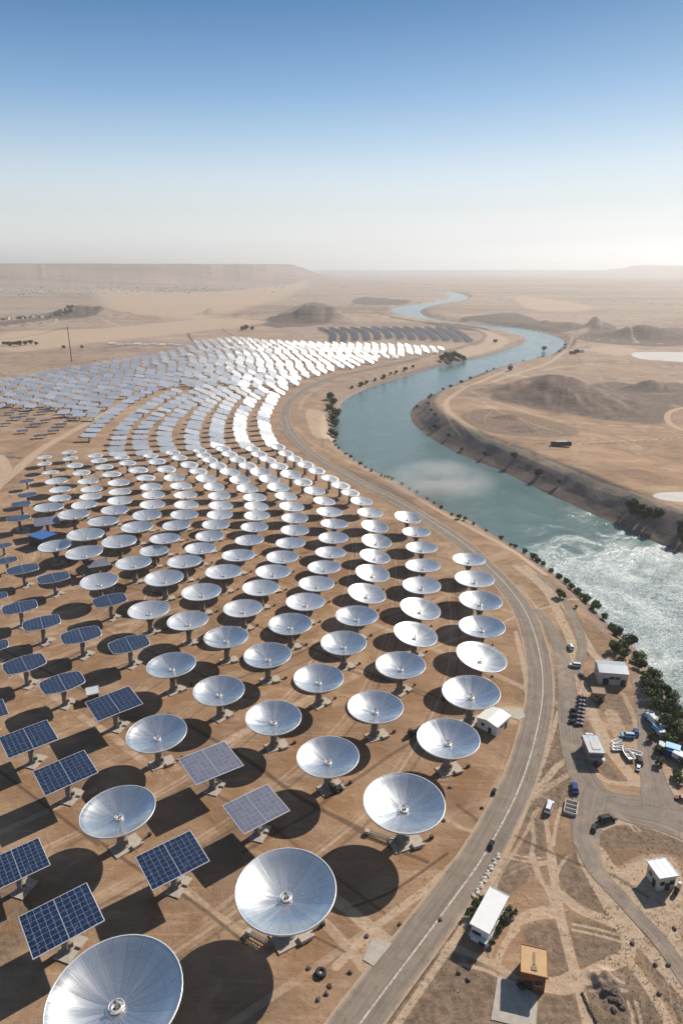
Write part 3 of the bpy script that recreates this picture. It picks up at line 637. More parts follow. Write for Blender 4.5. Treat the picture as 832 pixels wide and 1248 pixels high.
def build_terrain():
    rows_px = np.concatenate([np.linspace(1420, 331, 900)])
    rY = []
    for py in rows_px:
        rY.append(atz(416, py)[1])
    rY = np.array(rY)
    far = rY[-1] * np.geomspace(1.06, 3.2, 22)
    near = np.array([-6000, -2500, -1200, -600, -300, -150, -60, 0, 25.0])
    near = near[near < rY[0] - 1]
    Yr = np.concatenate([near, rY, far])
    s = np.concatenate([[-9, -5, -3, -2, -1.4, -1.1, -.9, -.78], np.linspace(-.68, .68, 820), [.78, .9, 1.1, 1.4, 2, 3, 5, 9]])
    YY = np.repeat(Yr[:, None], len(s), 1); XX = s[None, :] * (np.maximum(YY, 0) * .95 + 62)
    XX = np.where(YY < 0, s[None, :] * (62 + np.abs(YY) * .8), XX)
    X = XX.ravel(); Y = YY.ravel(); Z = height(X, Y)
    n = len(X); M1 = np.zeros((n, 4), np.float32); M2 = np.zeros((n, 4), np.float32); M1[:, 3] = 1; M2[:, 3] = 1
    # ground points' shift because of terrain height is small; masks use the level of the ground they lie on
    def gpoly(pts):
        return np.array([at(x, y)[:2] for x, y in pts], float)
    def box(P, mrg):
        a = P.min(0) - mrg; b = P.max(0) + mrg
        return np.nonzero((X > a[0]) & (X < b[0]) & (Y > a[1]) & (Y < b[1]))[0]
    def line(pts, wd, k, arr, ch, rag=.25):
        P = smooth_line(gpoly(pts), 4); ix = box(P, wd * 2 + 2)
        if not len(ix): return
        d = dist_line(X[ix], Y[ix], P)
        arr[ix, ch] = np.maximum(arr[ix, ch], k * (1 - sstep(wd * .42, wd * .72, d)))
    def poly(pts, arr, ch, k=1, soft=2.0):
        P = smooth_line(gpoly(pts), 3, True); 
        size = np.ptp(P, 0).min(); soft = max(soft, size * .06); ix = box(P, soft * 3)
        if not len(ix): return
        d = dist_line(X[ix], Y[ix], P, True); d = np.where(inside(X[ix], Y[ix], P), -d, d)
        arr[ix, ch] = np.maximum(arr[ix, ch], k * (1 - sstep(-soft, soft, d)))
    for pts in SCRUB: poly(pts, M1, 1)
    for pts in DARK: poly(pts, M1, 2, .9)
    for pts, wd in DARKLINES: line(pts, wd, .7, M1, 2)
    for pts in PALETR: poly(pts, M1, 0, .75)
    for pts, wd, k, ch in TRACKS: line(pts, wd * .62, k, M1, ch)
    for pts in PALE: poly(pts, M2, 0, 1, 1.0)
    COLW = [np.array([atz(q[0], q[1], 0)[:2] for q in its]) for _, its in COLS]
    base = np.array([px_world(*q[:3])[:2] for _, its in COLS for q in its if q[2] > 24])
    for bx, by in base:
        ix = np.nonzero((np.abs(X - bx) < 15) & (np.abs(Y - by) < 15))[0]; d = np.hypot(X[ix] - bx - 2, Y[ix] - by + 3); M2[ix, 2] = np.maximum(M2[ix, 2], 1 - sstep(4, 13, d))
    rt = random.Random(21)
    def wline(P, wd, k, arr, ch):
        ix = box(P, wd * 2)
        if len(ix): d = dist_line(X[ix], Y[ix], P); arr[ix, ch] = np.maximum(arr[ix, ch], k * (1 - sstep(wd * .4, wd * .75, d)))
    BW = [np.array([px_world(*q[:3])[:2] for q in its]) for _, its in COLS]
    for A, B in zip(BW, BW[1:]):
        # wheel tracks run between neighbouring columns
        Pm = []
        for q in A:
            j = np.argmin(np.hypot(B[:, 0] - q[0], B[:, 1] - q[1])); Pm.append((q * .5 + B[j] * .5))
        Pm = np.array(Pm); nr = np.array([1.0, 0.0]); Ps = smooth_line(Pm, 4)
        for o_ in (-1.1, 1.1): wline(Ps + nr * o_, 1.0, rt.uniform(.35, .7), M1, 0)
        wline(Ps + nr * 4.5, .8, rt.uniform(.3, .6), M2, 1)
    for k in range(60):   # faint desert tracks and field edges on the far plains
        side_ = k % 2; x0, y0, _q = atz(rt.uniform(560, 860) if side_ else rt.uniform(-30, 330), rt.uniform(365, 600) if side_ else rt.uniform(350, 425))
        if y0 > 900 or side_:
            a_ = rt.uniform(-.5, .5) + (math.pi / 2 if rt.random() < .3 else 0); L_ = rt.uniform(.15, .5) * y0 * .6; tt_ = np.linspace(-1, 1, 12); cv = rt.uniform(-.4, .4)
            Pl = np.stack([x0 + L_ * tt_ * math.cos(a_) - cv * L_ * tt_ ** 2 * math.sin(a_), y0 + L_ * tt_ * math.sin(a_) + cv * L_ * tt_ ** 2 * math.cos(a_)], 1)
            if dist_line(Pl[:, 0], Pl[:, 1], BR).min() < 45 or inside(Pl[:, 0], Pl[:, 1], RIVER).any(): continue
            wline(Pl, y0 * .0045 * rt.uniform(.5, 1.3), rt.uniform(.35, .8), M1, rt.choice((0, 0, 2)))
    for k in range(14):
        cx, cy, _q = atz(rt.uniform(560, 830), rt.uniform(1000, 1245)); a_ = rt.uniform(0, 6.28); L_ = rt.uniform(6, 26); r_ = rt.uniform(10, 60) * rt.choice((-1, 1)); tt_ = np.linspace(0, L_, 12)
        Pl = np.stack([cx + r_ * (np.sin(a_ + tt_ / r_) - math.sin(a_)), cy - r_ * (np.cos(a_ + tt_ / r_) - math.cos(a_))], 1)
        kk_ = rt.uniform(.4, .8); ch_ = 0; nr_ = np.array([math.sin(a_), -math.cos(a_)])
        for o_ in (-.8, .8): wline(Pl + nr_ * o_, .75, kk_, M1 if ch_ == 0 else M2, ch_)
    for k in range(26):   # service lanes and cable runs crossing the field
        cx, cy = rt.uniform(-150, 60), rt.uniform(90, 420); a_ = R(rt.choice((38, 36, 40, -33, -36))) + rt.gauss(0, .05); L_ = rt.uniform(25, 90)
        dv = np.array([math.cos(a_), math.sin(a_)]); P0 = np.array([[cx, cy]]) + np.linspace(-L_, L_, 8)[:, None] * dv + np.random.RandomState(k).randn(8, 2) * .8
        if cx > 60 - (cy - 100) * -.1: continue
        if k % 3: wline(P0, rt.uniform(1.2, 3.4), rt.uniform(.4, .8), M1, 0)
        else: wline(P0, rt.uniform(.6, 1.2), rt.uniform(.4, .8), M2, 1)
    for pts, wd in TRENCH: line(pts, wd, .9, M2, 1)
    # right bank: dark brown soil plus painted shade; left bank: scrub edge
    ix = np.nonzero((Y < 1500) & (Y > 100) & (X > 40) & (X < 700))[0]
    dl = dist_line(X[ix], Y[ix], BL); dr = dist_line(X[ix], Y[ix], BR)
    m = (dr < dl)
    M1[ix, 2] = np.maximum(M1[ix, 2], np.where(m, (1 - sstep(20, 32, dr)) * .95, 0))
    M1[ix, 1] = np.maximum(M1[ix, 1], np.where(~m, (1 - sstep(3, 7, dl)) * .9, 0))
    nr, nc = len(Yr), len(s)
    idx = np.arange(nr * nc).reshape(nr, nc)
    F4 = np.stack([idx[:-1, :-1], idx[:-1, 1:], idx[1:, 1:], idx[1:, :-1]], -1).reshape(-1, 4)
    me = bpy.data.meshes.new('ground'); me.vertices.add(n); me.vertices.foreach_set('co', np.stack([X, Y, Z], 1).ravel().astype(np.float32))
    me.loops.add(F4.size); me.loops.foreach_set('vertex_index', F4.ravel().astype(np.int32))
    me.polygons.add(len(F4)); me.polygons.foreach_set('loop_start', np.arange(0, F4.size, 4, dtype=np.int32)); me.polygons.foreach_set('loop_total', np.full(len(F4), 4, np.int32))
    me.polygons.foreach_set('use_smooth', np.ones(len(F4), bool)); me.update(calc_edges=True)
    for nm, arr in (('masks', M1), ('masks2', M2)):
        a = me.attributes.new(nm, 'FLOAT_COLOR', 'POINT'); a.data.foreach_set('color', arr.ravel())
    me.materials.append(GROUND)
    o = bpy.data.objects.new('ground', me); C.objects.link(o); tag(o, 'dry sandy desert plain with tracks, mounds and a far mesa', kind='structure')
build_terrain()
print('terrain', time.time() - T0)

# river water: one sheet a little wider than the channel
mb = MB(); P = smooth_line(zpoly(BANK_L, WZ), 1); 
def river():
    import mathutils
    pts = [Vector((x, y, WZ)) for x, y in np.vstack([smooth_line(zpoly(BANK_L, WZ), 2), smooth_line(zpoly(BANK_R, WZ), 2)[::-1]])]
    # push outward so that the bank meets the water, not the sheet's edge
    n = len(pts); A = np.array([(p.x, p.y) for p in pts]); out = []
    area = sum(A[i][0] * A[(i + 1) % n][1] - A[(i + 1) % n][0] * A[i][1] for i in range(n)); sg = 1 if area > 0 else -1
    for i in range(n):
        t = A[(i + 1) % n] - A[i - 1]; t = t / (np.linalg.norm(t) + 1e-9); nrm = np.array([t[1], -t[0]]) * sg
        out.append(Vector((A[i][0] + nrm[0] * 2.2, A[i][1] + nrm[1] * 2.2, WZ)))
    tris = mathutils.geometry.tessellate_polygon([out])
    mb = MB(); 
    fs = []
    for a, b, c in tris:
        if (out[b] - out[a]).cross(out[c] - out[a]).z < 0: a, b, c = a, c, b
        fs.append((a, b, c))
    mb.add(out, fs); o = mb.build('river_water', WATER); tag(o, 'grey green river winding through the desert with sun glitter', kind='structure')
river()

# ------------------------------------------------------------------ asphalt roads
def strip(name, pts, width, m, up, label, wds=None, dx=0.0, k=10):
    P = smooth_line(np.array([at(x, y)[:2] for x, y in pts]), k); n = len(P); mb = MB(); vs = []; uv = []; L = 0
    cols = 4
    for i in range(n):
        t = P[min(i + 1, n - 1)] - P[max(i - 1, 0)]; t /= np.linalg.norm(t); nr = np.array([t[1], -t[0]])
        wd = width if wds is None else np.interp(i / (n - 1), np.linspace(0, 1, len(wds)), wds)
        if i: L += np.linalg.norm(P[i] - P[i - 1])
        for j in range(cols + 1):
            q = P[i] + nr * (wd * (j / cols - .5) + dx); z = hz(q[0], q[1]); lift = up + max(0, (q[1] - 350)) * .0006
            vs.append((q[0], q[1], z + lift)); uv.append((j / cols, L))
    fs = [(i * (cols + 1) + j, i * (cols + 1) + j + 1, (i + 1) * (cols + 1) + j + 1, (i + 1) * (cols + 1) + j) for i in range(n - 1) for j in range(cols)]
    mb.add(vs, fs, True); o = mb.build(name, m)
    ul = o.data.uv_layers.new(name='UVMap')
    for li, l in enumerate(o.data.loops): ul.data[li].uv = uv[l.vertex_index]
    tag(o, label, kind='structure'); return o
MAIN = [(380, 1330), (432, 1248), (506, 1150), (547, 1095), (586, 1040), (626, 965), (648, 900), (658, 840), (653, 790), (638, 746), (616, 715), (590, 688), (560, 660), (520, 633), (480, 609),
        (443, 591), (420, 578), (397, 565), (376, 551), (359, 535), (350, 520), (347, 507), (350, 494), (357, 486), (372, 475), (389, 466), (412, 458), (439, 452), (480, 443),
        (533, 430.5), (562, 423), (585, 415), (590, 408), (575, 401), (530, 394), (480, 387), (455, 379)]
strip('asphalt_road', MAIN, 10.5, ASPHALT, .05, 'dusty two lane asphalt highway curving past the dishes')
strip('road_line', MAIN[:22], .42, PAINT, .09, 'worn white line painted along the asphalt highway', dx=0.9)
strip('side_road', [(652, 742), (668, 762), (680, 786), (687, 810), (690, 832), (693, 880), (700, 918), (712, 950), (730, 972), (760, 984), (800, 992), (850, 1012), (900, 1040)], 7, ASPHALT2, .07, 'side road joining the junction near the parked cars', wds=[3, 4.5, 6, 6.5, 7, 8, 9, 10, 13, 13, 13])
strip('river_road', [(700, 700), (712, 740)], 3, ASPHALT, .05, 'short worn lane') if False else None
strip('feeder_road', [(776, 825), (783, 850), (788, 885), (790, 920), (795, 945), (800, 965), (806, 985)], 6, ASPHALT2, .11, 'lane from the river bank down to the junction', wds=[5, 6, 6.5, 8, 12])
strip('lower_road', [(722, 962), (716, 990), (713, 1020), (719, 1045), (731, 1067), (754, 1092), (779, 1120), (804, 1147), (832, 1187), (860, 1230)], 4.4, ASPHALT2, .09, 'narrow dark asphalt lane curving down from the junction', wds=[10, 9, 7, 5, 4.2, 4, 4, 4, 4])
strip('gravel_lane', [(655, 700), (680, 722), (697, 750), (708, 780), (707, 800), (700, 822)], 4, ASPHALT2, .06, 'worn gravel lane between highway and river bank', wds=[2.5, 3, 4, 4, 4])

# ------------------------------------------------------------------ solar dishes
def dish_meshes():
    d = {}
    R0, dep, n = 9.0, 2.5, 48
    prof = [(.55, 0.02)]
    for i in range(1, 9):
        r = R0 * i / 8; prof.append((max(r, .6), dep * (r / R0) ** 2))
    full = prof + [(R0 + .12, dep + .02), (R0 + .1, dep - .22)] + [(r * 1.0, z - .28) for r, z in prof[::-1]]
    mb = MB(); mb.lathe(full, n, True); d['reflector'] = mb.mesh('reflector', DISH)
    mb = MB()
    for i in range(8): mb.lathe([(R0 + .0, dep + .03), (R0 + .16, dep + .03), (R0 + .16, dep - .28), (R0 + .02, dep - .28)], 1, True) if False else None
    mb.lathe([(R0 - .02, dep + .05), (R0 + .17, dep + .05), (R0 + .17, dep - .3), (R0 - .02, dep - .3)], n, True); d['rim'] = mb.mesh('rim', RIM)
    # hub: ring + short cross and receiver
    mb = MB(); mb.lathe([(.5, -.1), (1.1, -.05), (1.15, .35), (.9, .5), (.6, .4)], 20, True); mb.lathe([(1.25, .55), (1.4, .55), (1.4, .68), (1.25, .68)], 20, True)
    for k in range(4):
        t = k * math.pi / 2 + .4; mb.tube((1.0 * math.cos(t), 1.0 * math.sin(t), .2), (1.32 * math.cos(t), 1.32 * math.sin(t), .62), .06, n=6)
    d['hub'] = mb.mesh('hub', RIM)
    mb = MB()
    for k in range(3):
        t = k * 2.09 + .5; mb.tube((.8 * math.cos(t), .8 * math.sin(t), .3), (.18 * math.cos(t), .18 * math.sin(t), 1.9), .055, n=6)
    mb.tube((0, 0, 1.6), (0, 0, 2.3), .34, .24, 12); mb.tube((0, 0, .0), (0, 0, .7), .45, .35, 12); d['receiver'] = mb.mesh('receiver', STEEL)
    # back truss
    mb = MB()
    for k in range(12):
        t = 2 * math.pi * k / 12; c, s_ = math.cos(t), math.sin(t)
        mb.tube((c * 1.2, s_ * 1.2, -1.25), (c * 8.2, s_ * 8.2, dep * .83 - .45), .09, n=5)
        mb.tube((c * 4.6, s_ * 4.6, .25), (c * 3.6, s_ * 3.6, -.75), .07, n=5)
    mb.lathe([(4.5, .1), (4.7, .1), (4.7, .3), (4.5, .3)], 24, True); mb.lathe([(1.0, -1.4), (1.5, -1.4), (1.5, -.3), (1.0, -.3)], 16, True)
    d['back_frame'] = mb.mesh('back_frame', STEEL)
    # pedestal: tapered column with yoke and gear box
    mb = MB(); mb.lathe([(0, 0), (1.75, 0), (1.75, .5), (1.35, .7), (1.15, 5.4), (1.5, 5.7), (1.5, 6.3), (0, 6.3)], 16)
    mb.box((0, 0, 6.9), (3.0, 1.6, 1.3)); mb.box((-1.45, 0, 7.5), (.35, 1.4, 1.6)); mb.box((1.45, 0, 7.5), (.35, 1.4, 1.6)); mb.tube((-1.7, 0, 7.8), (1.7, 0, 7.8), .4, n=10)
    mb.box((1.2, -.9, 2.0), (.9, .6, 1.4))
    d['pedestal'] = mb.mesh('pedestal', CONCD)
    mb = MB(); mb.tube((0, -1.1, 4.2), (0, -2.9, 7.9), .16, n=8); mb.tube((0, -1.6, 5.2), (0, -2.3, 6.7), .27, n=8)
    mb.tube((.9, .9, 4.6), (3.2, 2.6, 8.3), .11, n=6); mb.tube((-.9, .9, 4.6), (-3.2, 2.6, 8.3), .11, n=6); d['actuator'] = mb.mesh('actuator', DARKS)
    mb = MB(); mb.box((.9, -.3, .14), (7.4, 4.6, .28), .6); mb.box((3.5, -.9, .5), (2.4, 1.5, .75), .6); d['foundation'] = mb.mesh('foundation', CONC)
    mb = MB(); 
    mb.tube((2.6, -1.6, .35), (6.6, 2.4, .35), .14, n=6); mb.box((6.4, 2.2, .45), (.8, .7, .8), .6)
    d['cable_duct'] = mb.mesh('cable_duct', DARKS)
    # light version for far dishes
    mb = MB(); prof2 = [(.3, 0)] + [(R0 * i / 4, dep * (i / 4) ** 2) for i in range(1, 5)]
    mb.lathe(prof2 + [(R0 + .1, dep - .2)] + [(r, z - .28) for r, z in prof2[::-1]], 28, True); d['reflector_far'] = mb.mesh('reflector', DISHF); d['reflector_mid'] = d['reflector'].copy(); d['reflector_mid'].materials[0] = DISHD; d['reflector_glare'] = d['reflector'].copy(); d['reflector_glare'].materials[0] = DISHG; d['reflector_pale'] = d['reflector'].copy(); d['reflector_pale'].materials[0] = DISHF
    mb = MB(); mb.lathe([(0, 0), (1.6, 0), (1.2, 5.6), (1.2, 7.6), (0, 8.3)], 8); mb.box((.5, -.3, .14), (5.5, 3.6, .28), .6); mb.box((0, 0, 7.4), (3.4, 1.2, .8)); d['pedestal_far'] = mb.mesh('pedestal', CONCD)
    return d
DM = dish_meshes()
DZ = 8.7      # height of the dish's low point at scale 1 (rim = 11.2)
def make_dish(px, py, w, label, group, tilt=None):
    x, y, s = px_world(px, py, w)
    o = empty('solar_dish', (x, y, hz(x, y)), rnd.uniform(-.25, .25), s)
    tag(o, label, 'solar dish', group)
    tx, ty = tilt if tilt else (rnd.gauss(0, .8), rnd.gauss(0, .8))
    # reflector assembly tips about the yoke
    rot = (R(ty), R(tx), 0)
    near = w > 28
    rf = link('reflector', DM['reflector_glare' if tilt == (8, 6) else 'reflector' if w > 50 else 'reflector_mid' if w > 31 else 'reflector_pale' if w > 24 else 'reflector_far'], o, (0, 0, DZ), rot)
    if near:
        link('rim', DM['rim'], rf)
        hb = link('hub', DM['hub'], o, (0, 0, DZ), rot, .8)
        link('receiver', DM['receiver'], hb)
        link('back_frame', DM['back_frame'], o, (0, 0, DZ), rot)
        link('pedestal', DM['pedestal'], o); link('actuator', DM['actuator'], o); link('foundation', DM['foundation'], o); link('cable_duct', DM['cable_duct'], o)
    elif w > 20:
        link('hub', DM['hub'], o, (0, 0, DZ), rot); link('pedestal', DM['pedestal_far'], o)
    else:
        link('pedestal', DM['pedestal_far'], o)
    return o

# ---- photovoltaic trackers
def pv_meshes():
    d = {}
    a, b = 7.25, 6.0
    def plate(outline, z0, z1):
        n = len(outline); vs = [(x, y, z0) for x, y in outline] + [(x, y, z1) for x, y in outline]
        return vs, [tuple(range(n - 1, -1, -1)), tuple(range(n, 2 * n))] + [(i, (i + 1) % n, n + (i + 1) % n, n + i) for i in range(n)]
    rect = [(-a, -b), (a, -b), (a, b), (-a, b)]
    barrel = [(-a * .93, -b * .62)] + [(-a * .86 + 1.72 * a * i / 10, -b * (.78 + .22 * math.sin(math.pi * i / 10))) for i in range(11)] + [(a * .97, -b * .6), (a * 1.0, 0), (a * .97, b * .6)] + \
             [(a * .86 - 1.72 * a * i / 10, b * (.78 + .22 * math.sin(math.pi * i / 10))) for i in range(11)] + [(-a * .97, b * .6), (-a, 0)]
    for nm, ol in (('rect', rect), ('barrel', barrel)):
        for m, k in ((PV, 'a'), (PV2, 'b')):
            mb = MB(); mb.add(*plate(ol, -.06, .08)); d[nm + k] = mb.mesh('panel_array', m)
        mb = MB(); n = len(ol)
        for i in range(n):
            p, q = ol[i], ol[(i + 1) % n]; mb.tube((p[0] * 1.005, p[1] * 1.005, 0), (q[0] * 1.005, q[1] * 1.005, 0), .13, n=5)
        d[nm + 'f'] = mb.mesh('frame', RIM)
    mb = MB(); mb.tube((-6.6, 0, -.55), (6.6, 0, -.55), .3, n=10)
    for x in (-6, -3, 0, 3, 6): mb.box((x, 0, -.22), (.18, 10.6, .26))
    mb.box((0, 3.2, -.26), (13, .16, .22)); mb.box((0, -3.2, -.26), (13, .16, .22)); d['torque_tube'] = mb.mesh('torque_tube', DARKS)
    mb = MB(); mb.lathe([(0, 0), (1.35, 0), (1.35, .4), (1.0, .6), (.85, 7.2), (1.1, 7.5), (1.1, 8.0), (0, 8.0)], 14); mb.box((0, 0, 8.3), (1.8, 1.2, 1.1)); mb.box((.9, -.8, 1.8), (.8, .5, 1.2)); d['pedestal'] = mb.mesh('pedestal', CONCD)
    mb = MB(); mb.box((.8, -.2, .14), (6.4, 4.2, .28), .6); mb.box((2.9, -.7, .45), (2.0, 1.3, .6), .6); d['foundation'] = mb.mesh('foundation', CONC)
    mb = MB(); mb.tube((.2, -.9, 4.6), (.2, -3.0, 8.7), .13, n=8); d['actuator'] = mb.mesh('actuator', DARKS)
    return d
PM = pv_meshes()
PVZ = 9.3
def make_pv(px, py, w, label, group, kind='rect', mat='a', ang=36.5, tilt=(0, 0)):
    x, y, s = px_world(px, py, w, 18.8, PVZ)
    o = empty('solar_tracker', (x, y, hz(x, y)), R(ang + rnd.uniform(-2.0, 2.0)), s); tag(o, label, 'solar panel', group)
    rot = (R(tilt[0] + rnd.uniform(-1.2, 1.2)), R(tilt[1] + rnd.uniform(-1.2, 1.2)), 0)
    pa = link('panel_array', PM[kind + mat], o, (0, 0, PVZ), rot)
    if w > 24:
        link('frame', PM[kind + 'f'], pa); link('torque_tube', PM['torque_tube'], o, (0, 0, PVZ), rot); link('foundation', PM['foundation'], o); link('actuator', PM['actuator'], o)
    link('pedestal', PM['pedestal'], o)
    return o

NDISH = 0
GLARE = {(456, 641), (458, 659), (456, 677.5), (453, 698), (446, 722.5), (496, 630), (511, 741), (505, 772), (585, 799.5)}
for ci, (cname, items) in enumerate(COLS):
    for k, it in enumerate(items):
        px, py, wd = it[:3]; kd = it[3] if len(it) > 3 else 'd'
        posn = 'the near end' if k else None
        o_ = ordn(k + 1)
        where = f'{o_} from the near end of {cname}'
        if kd == 'd':
            size = 'huge polished dish' if wd > 90 else ('polished silver dish' if wd > 40 else ('small silver dish' if wd > 24 else 'tiny pale dish'))
            # the far central dishes are driven over towards the sun
            k1 = min(1, max(0, (660 - py) / 90)) * min(1, max(0, (px - 60) / 260))
            tilt = (10 * k1 + rnd.gauss(0, .9), 7.5 * k1 + rnd.gauss(0, .9))
            if (px, py) in GLARE: tilt = (8, 6)
            make_dish(px, py, wd, f'{size}, {where}', 'solar dishes in curving columns across the sand', tilt); NDISH += 1
        else:
            kind = 'rect' if py > 845 or kd == 'g' else 'barrel'
            lab = 'blue solar panel' if kd == 'p' else 'grey solar panel'
            make_pv(px, py, wd, f'{lab}, {where}', 'tilting solar panels on posts', kind, 'a' if kd == 'p' else 'b', 36.5 if py > 800 else 30, (0, 0) if kd == 'p' else (3, 2))
print('dishes', NDISH, time.time() - T0)

# ---- flat heliostat mirrors in the far part of the field
TOPS = [
    ('third', [(338, 544), (331, 536), (326, 528), (322, 519), (321, 510), (323, 500), (328, 490), (334, 480), (343, 473), (352, 467), (365, 461), (385, 454), (412, 447), (440, 441), (470, 434), (498, 430), (518, 426)]),
    ('fourth', [(307, 546.5), (300, 539), (295, 533), (292, 526), (292, 514), (295, 502), (302, 490), (310, 481), (320, 473), (331, 465), (345, 460), (366, 453), (395, 445), (425, 439), (460, 432), (495, 427), (522, 422)]),
    ('fifth', [(271.5, 546.5), (267, 540), (264, 533), (264, 524), (265, 513.5), (270, 502), (277, 490), (286, 481), (298, 474), (312, 465), (335, 457), (355, 450), (385, 443), (420, 436), (455, 430), (495, 424), (516, 420)]),
    ('sixth', [(243, 548.5), (237, 542), (234, 535), (234, 525), (237, 513), (243, 502), (252, 492), (264, 481), (279, 474), (295, 465), (310, 457), (330, 451), (350, 446), (380, 439), (412, 432), (450, 426), (490, 421)]),
    ('seventh', [(210, 551), (206, 545), (202, 537), (200, 528), (202, 519), (208, 510), (216, 502), (227, 492), (241, 485), (256, 477), (275, 469), (290, 460), (310, 452), (335, 445), (365, 438), (400, 431), (440, 424), (480, 418)]),
    ('eighth', [(183, 555), (176, 548), (172, 541), (171, 534), (173, 524), (181, 512), (193, 502), (208, 491), (223, 483), (240, 474), (258, 466), (277, 457), (300, 449), (325, 442), (355, 435), (390, 428), (425, 422), (455, 418)]),
    ('ninth', [(148, 557), (144, 549), (142, 541), (144, 532), (148, 522), (154, 513), (164, 505), (176, 496), (190, 486.5), (208, 477), (225, 468), (245, 460), (265, 452), (290, 444), (320, 437), (350, 430), (385, 424), (415, 418)]),
    ('tenth', [(102, 533), (108, 527), (115, 519), (124, 510), (133, 503), (143, 496), (153, 488), (170, 479), (190, 470), (212, 461), (235, 453), (260, 446), (290, 438), (320, 431), (350, 425), (385, 418)]),
    ('eleventh', [(105, 503), (130, 492), (155, 478), (185, 465), (215, 454), (245, 446), (275, 438), (305, 431), (335, 424), (362, 417)]),
    ('twelfth', [(0, 488), (40, 492), (75, 490), (105, 485), (135, 474), (165, 463), (200, 452), (235, 442), (270, 433), (305, 425), (335, 418)]),
    ('thirteenth', [(0, 481), (50, 482), (85, 478), (120, 468), (155, 458), (190, 448), (230, 438), (265, 429), (295, 421), (315, 416)]),
    ('fourteenth', [(0, 475), (50, 474), (90, 468), (130, 459), (170, 449), (210, 440), (250, 429), (280, 420), (300, 414)]),
    ('fifteenth', [(0, 470), (50, 467), (90, 461), (130, 453), (170, 444), (210, 435), (250, 424), (275, 416), (290, 411)]),
    ('sixteenth', [(0, 465), (50, 460), (90, 454), (130, 447), (170, 440), (210, 431), (240, 421), (262, 413), (278, 410)]),
    ('seventeenth', [(60, 455), (100, 448), (140, 441), (180, 435), (215, 427), (236, 418)]),
]
def mirror_verts(a=7.3, b=5.6):
    vs = []; fs = []
    mb = MB(); mb.box((0, 0, .0), (2 * a, 2 * b, .22)); return mb
def octa(a, b, c=.30, z=.1):
    o = [(-a, -b * (1 - 2 * c)), (-a * (1 - c), -b), (a * (1 - c), -b), (a, -b * (1 - 2 * c)), (a, b * (1 - 2 * c)), (a * (1 - c), b), (-a * (1 - c), b), (-a, b * (1 - 2 * c))]
    n = 8; m = MB(); return m.add([(x, y, -z) for x, y in o] + [(x, y, z) for x, y in o], [tuple(range(n - 1, -1, -1)), tuple(range(n, 2 * n))] + [(i, (i + 1) % n, n + (i + 1) % n, n + i) for i in range(n)])
MIR = octa(6.9, 4.3, .24).mesh('mirror', MIRROR); MIRW = octa(6.4, 4.6, .2).mesh('mirror', MIRROR)
PP = MB(); PP.lathe([(0, -5.4), (.8, -5.4), (.55, -1.0), (1.2, -.25), (0, -.2)], 8); POST = PP.mesh('post', CONCD)
def wpx(py): return 14.0 * F / atz(0, py, 8)[2]
far_mirrors = []; pxs = []
for ti, (cname, pts) in enumerate(TOPS[:8]):
    P = smooth_line(np.array(pts, float), 10); last = None; k = 0; acc = 0
    for i in range(1, len(P)):
        if P[i][1] < 470: break
        dx, dy = P[i] - P[i - 1]; wv = wpx(P[i][1]); acc += math.hypot(dx / (wv * .92), dy / (wv * .325))
        if acc >= 1:
            acc -= 1; k += 1; x, y, _q = atz(P[i][0], P[i][1], 8); x2, y2, _q = atz(*P[i - 1], 8)
            far_mirrors.append([x + rnd.gauss(0, .4), y + rnd.gauss(0, .4), (math.atan2(y - y2, x - x2) - math.pi / 2) * .6 + rnd.gauss(0, .07), 'column', cname, k]); pxs.append((P[i][0], P[i][1]))
TX = np.array([(-30, 468), (0, 462), (50, 452.5), (100, 444), (160, 435), (200, 428), (226, 421), (240, 415), (290, 410.5), (330, 415), (400, 417.5), (480, 419), (545, 423)], float)
BX = np.array([(-30, 489), (0, 491), (60, 494), (100, 506), (112, 506), (130, 497), (150, 488), (170, 478), (185, 486), (210, 484), (320, 480), (338, 476), (352, 467), (365, 461), (385, 454), (412, 447), (440, 441), (470, 434), (498, 430), (522, 427), (545, 424)], float)
yoff = .0; row = 0
while yoff < 90:
    row += 1; n = 0; px = -12 + (row % 2) * 7.5 + (row % 5) * 1.4
    while px < 540:
        py = np.interp(px, TX[:, 0], TX[:, 1]); o = 0
        # rows keep the spacing that the ground gives them
        py = py + yoff * (wpx(py) / wpx(440)); wv = wpx(py)
        if py <= np.interp(px, BX[:, 0], BX[:, 1]) and all(((px - a) / (wv * 1.06)) ** 2 + ((py - b) / (wv * .34)) ** 2 > 1 for a, b in pxs[:260]):
            n += 1; jx, jy = rnd.gauss(0, .035) * wv, rnd.gauss(0, .022) * wv; x, y, _q = atz(px + jx, py + jy, 8)
            far_mirrors.append([x, y, rnd.gauss(-.12, .10), 'row', ordn(row), n])
        px += wv * 1.13
    yoff += wpx(440) * .37
far_mirrors.sort(key=lambda m: m[1])
def mirror_matrix(x, y, ang):
    V = (Vector((0, 0, H)) - Vector((x, y, 8))).normalized(); h = (V + SUN).normalized()
    # share of the way from lying flat to throwing the sun at the viewer's side
    u = x / y
    k = float(sstep(-.36, -.06, np.array(u)))
    lean = Vector((.02, -.22 - .18 * float(sstep(600, 1000, np.array(y))), 1)).normalized()
    k = (.74 if y < 900 else .66) * k
    n = (lean * (1 - k) + h * k + Vector((rnd.gauss(0, .045), rnd.gauss(0, .05), 0))).normalized()
    q = n.to_track_quat('Z', 'Y'); base = Matrix.Rotation(ang, 4, 'Z')
    X = base @ Vector((1, 0, 0)); X = (X - n * X.dot(n)).normalized(); Y = n.cross(X)
    M = Matrix((X, Y, n)).transposed().to_4x4(); M.translation = Vector((x, y, 5.4 + hz(x, y))); return M
IND = 299
stuffm = MB(); stuffp = MB()
def colphrase(c): return f'the {c} curving row left of the road bend'
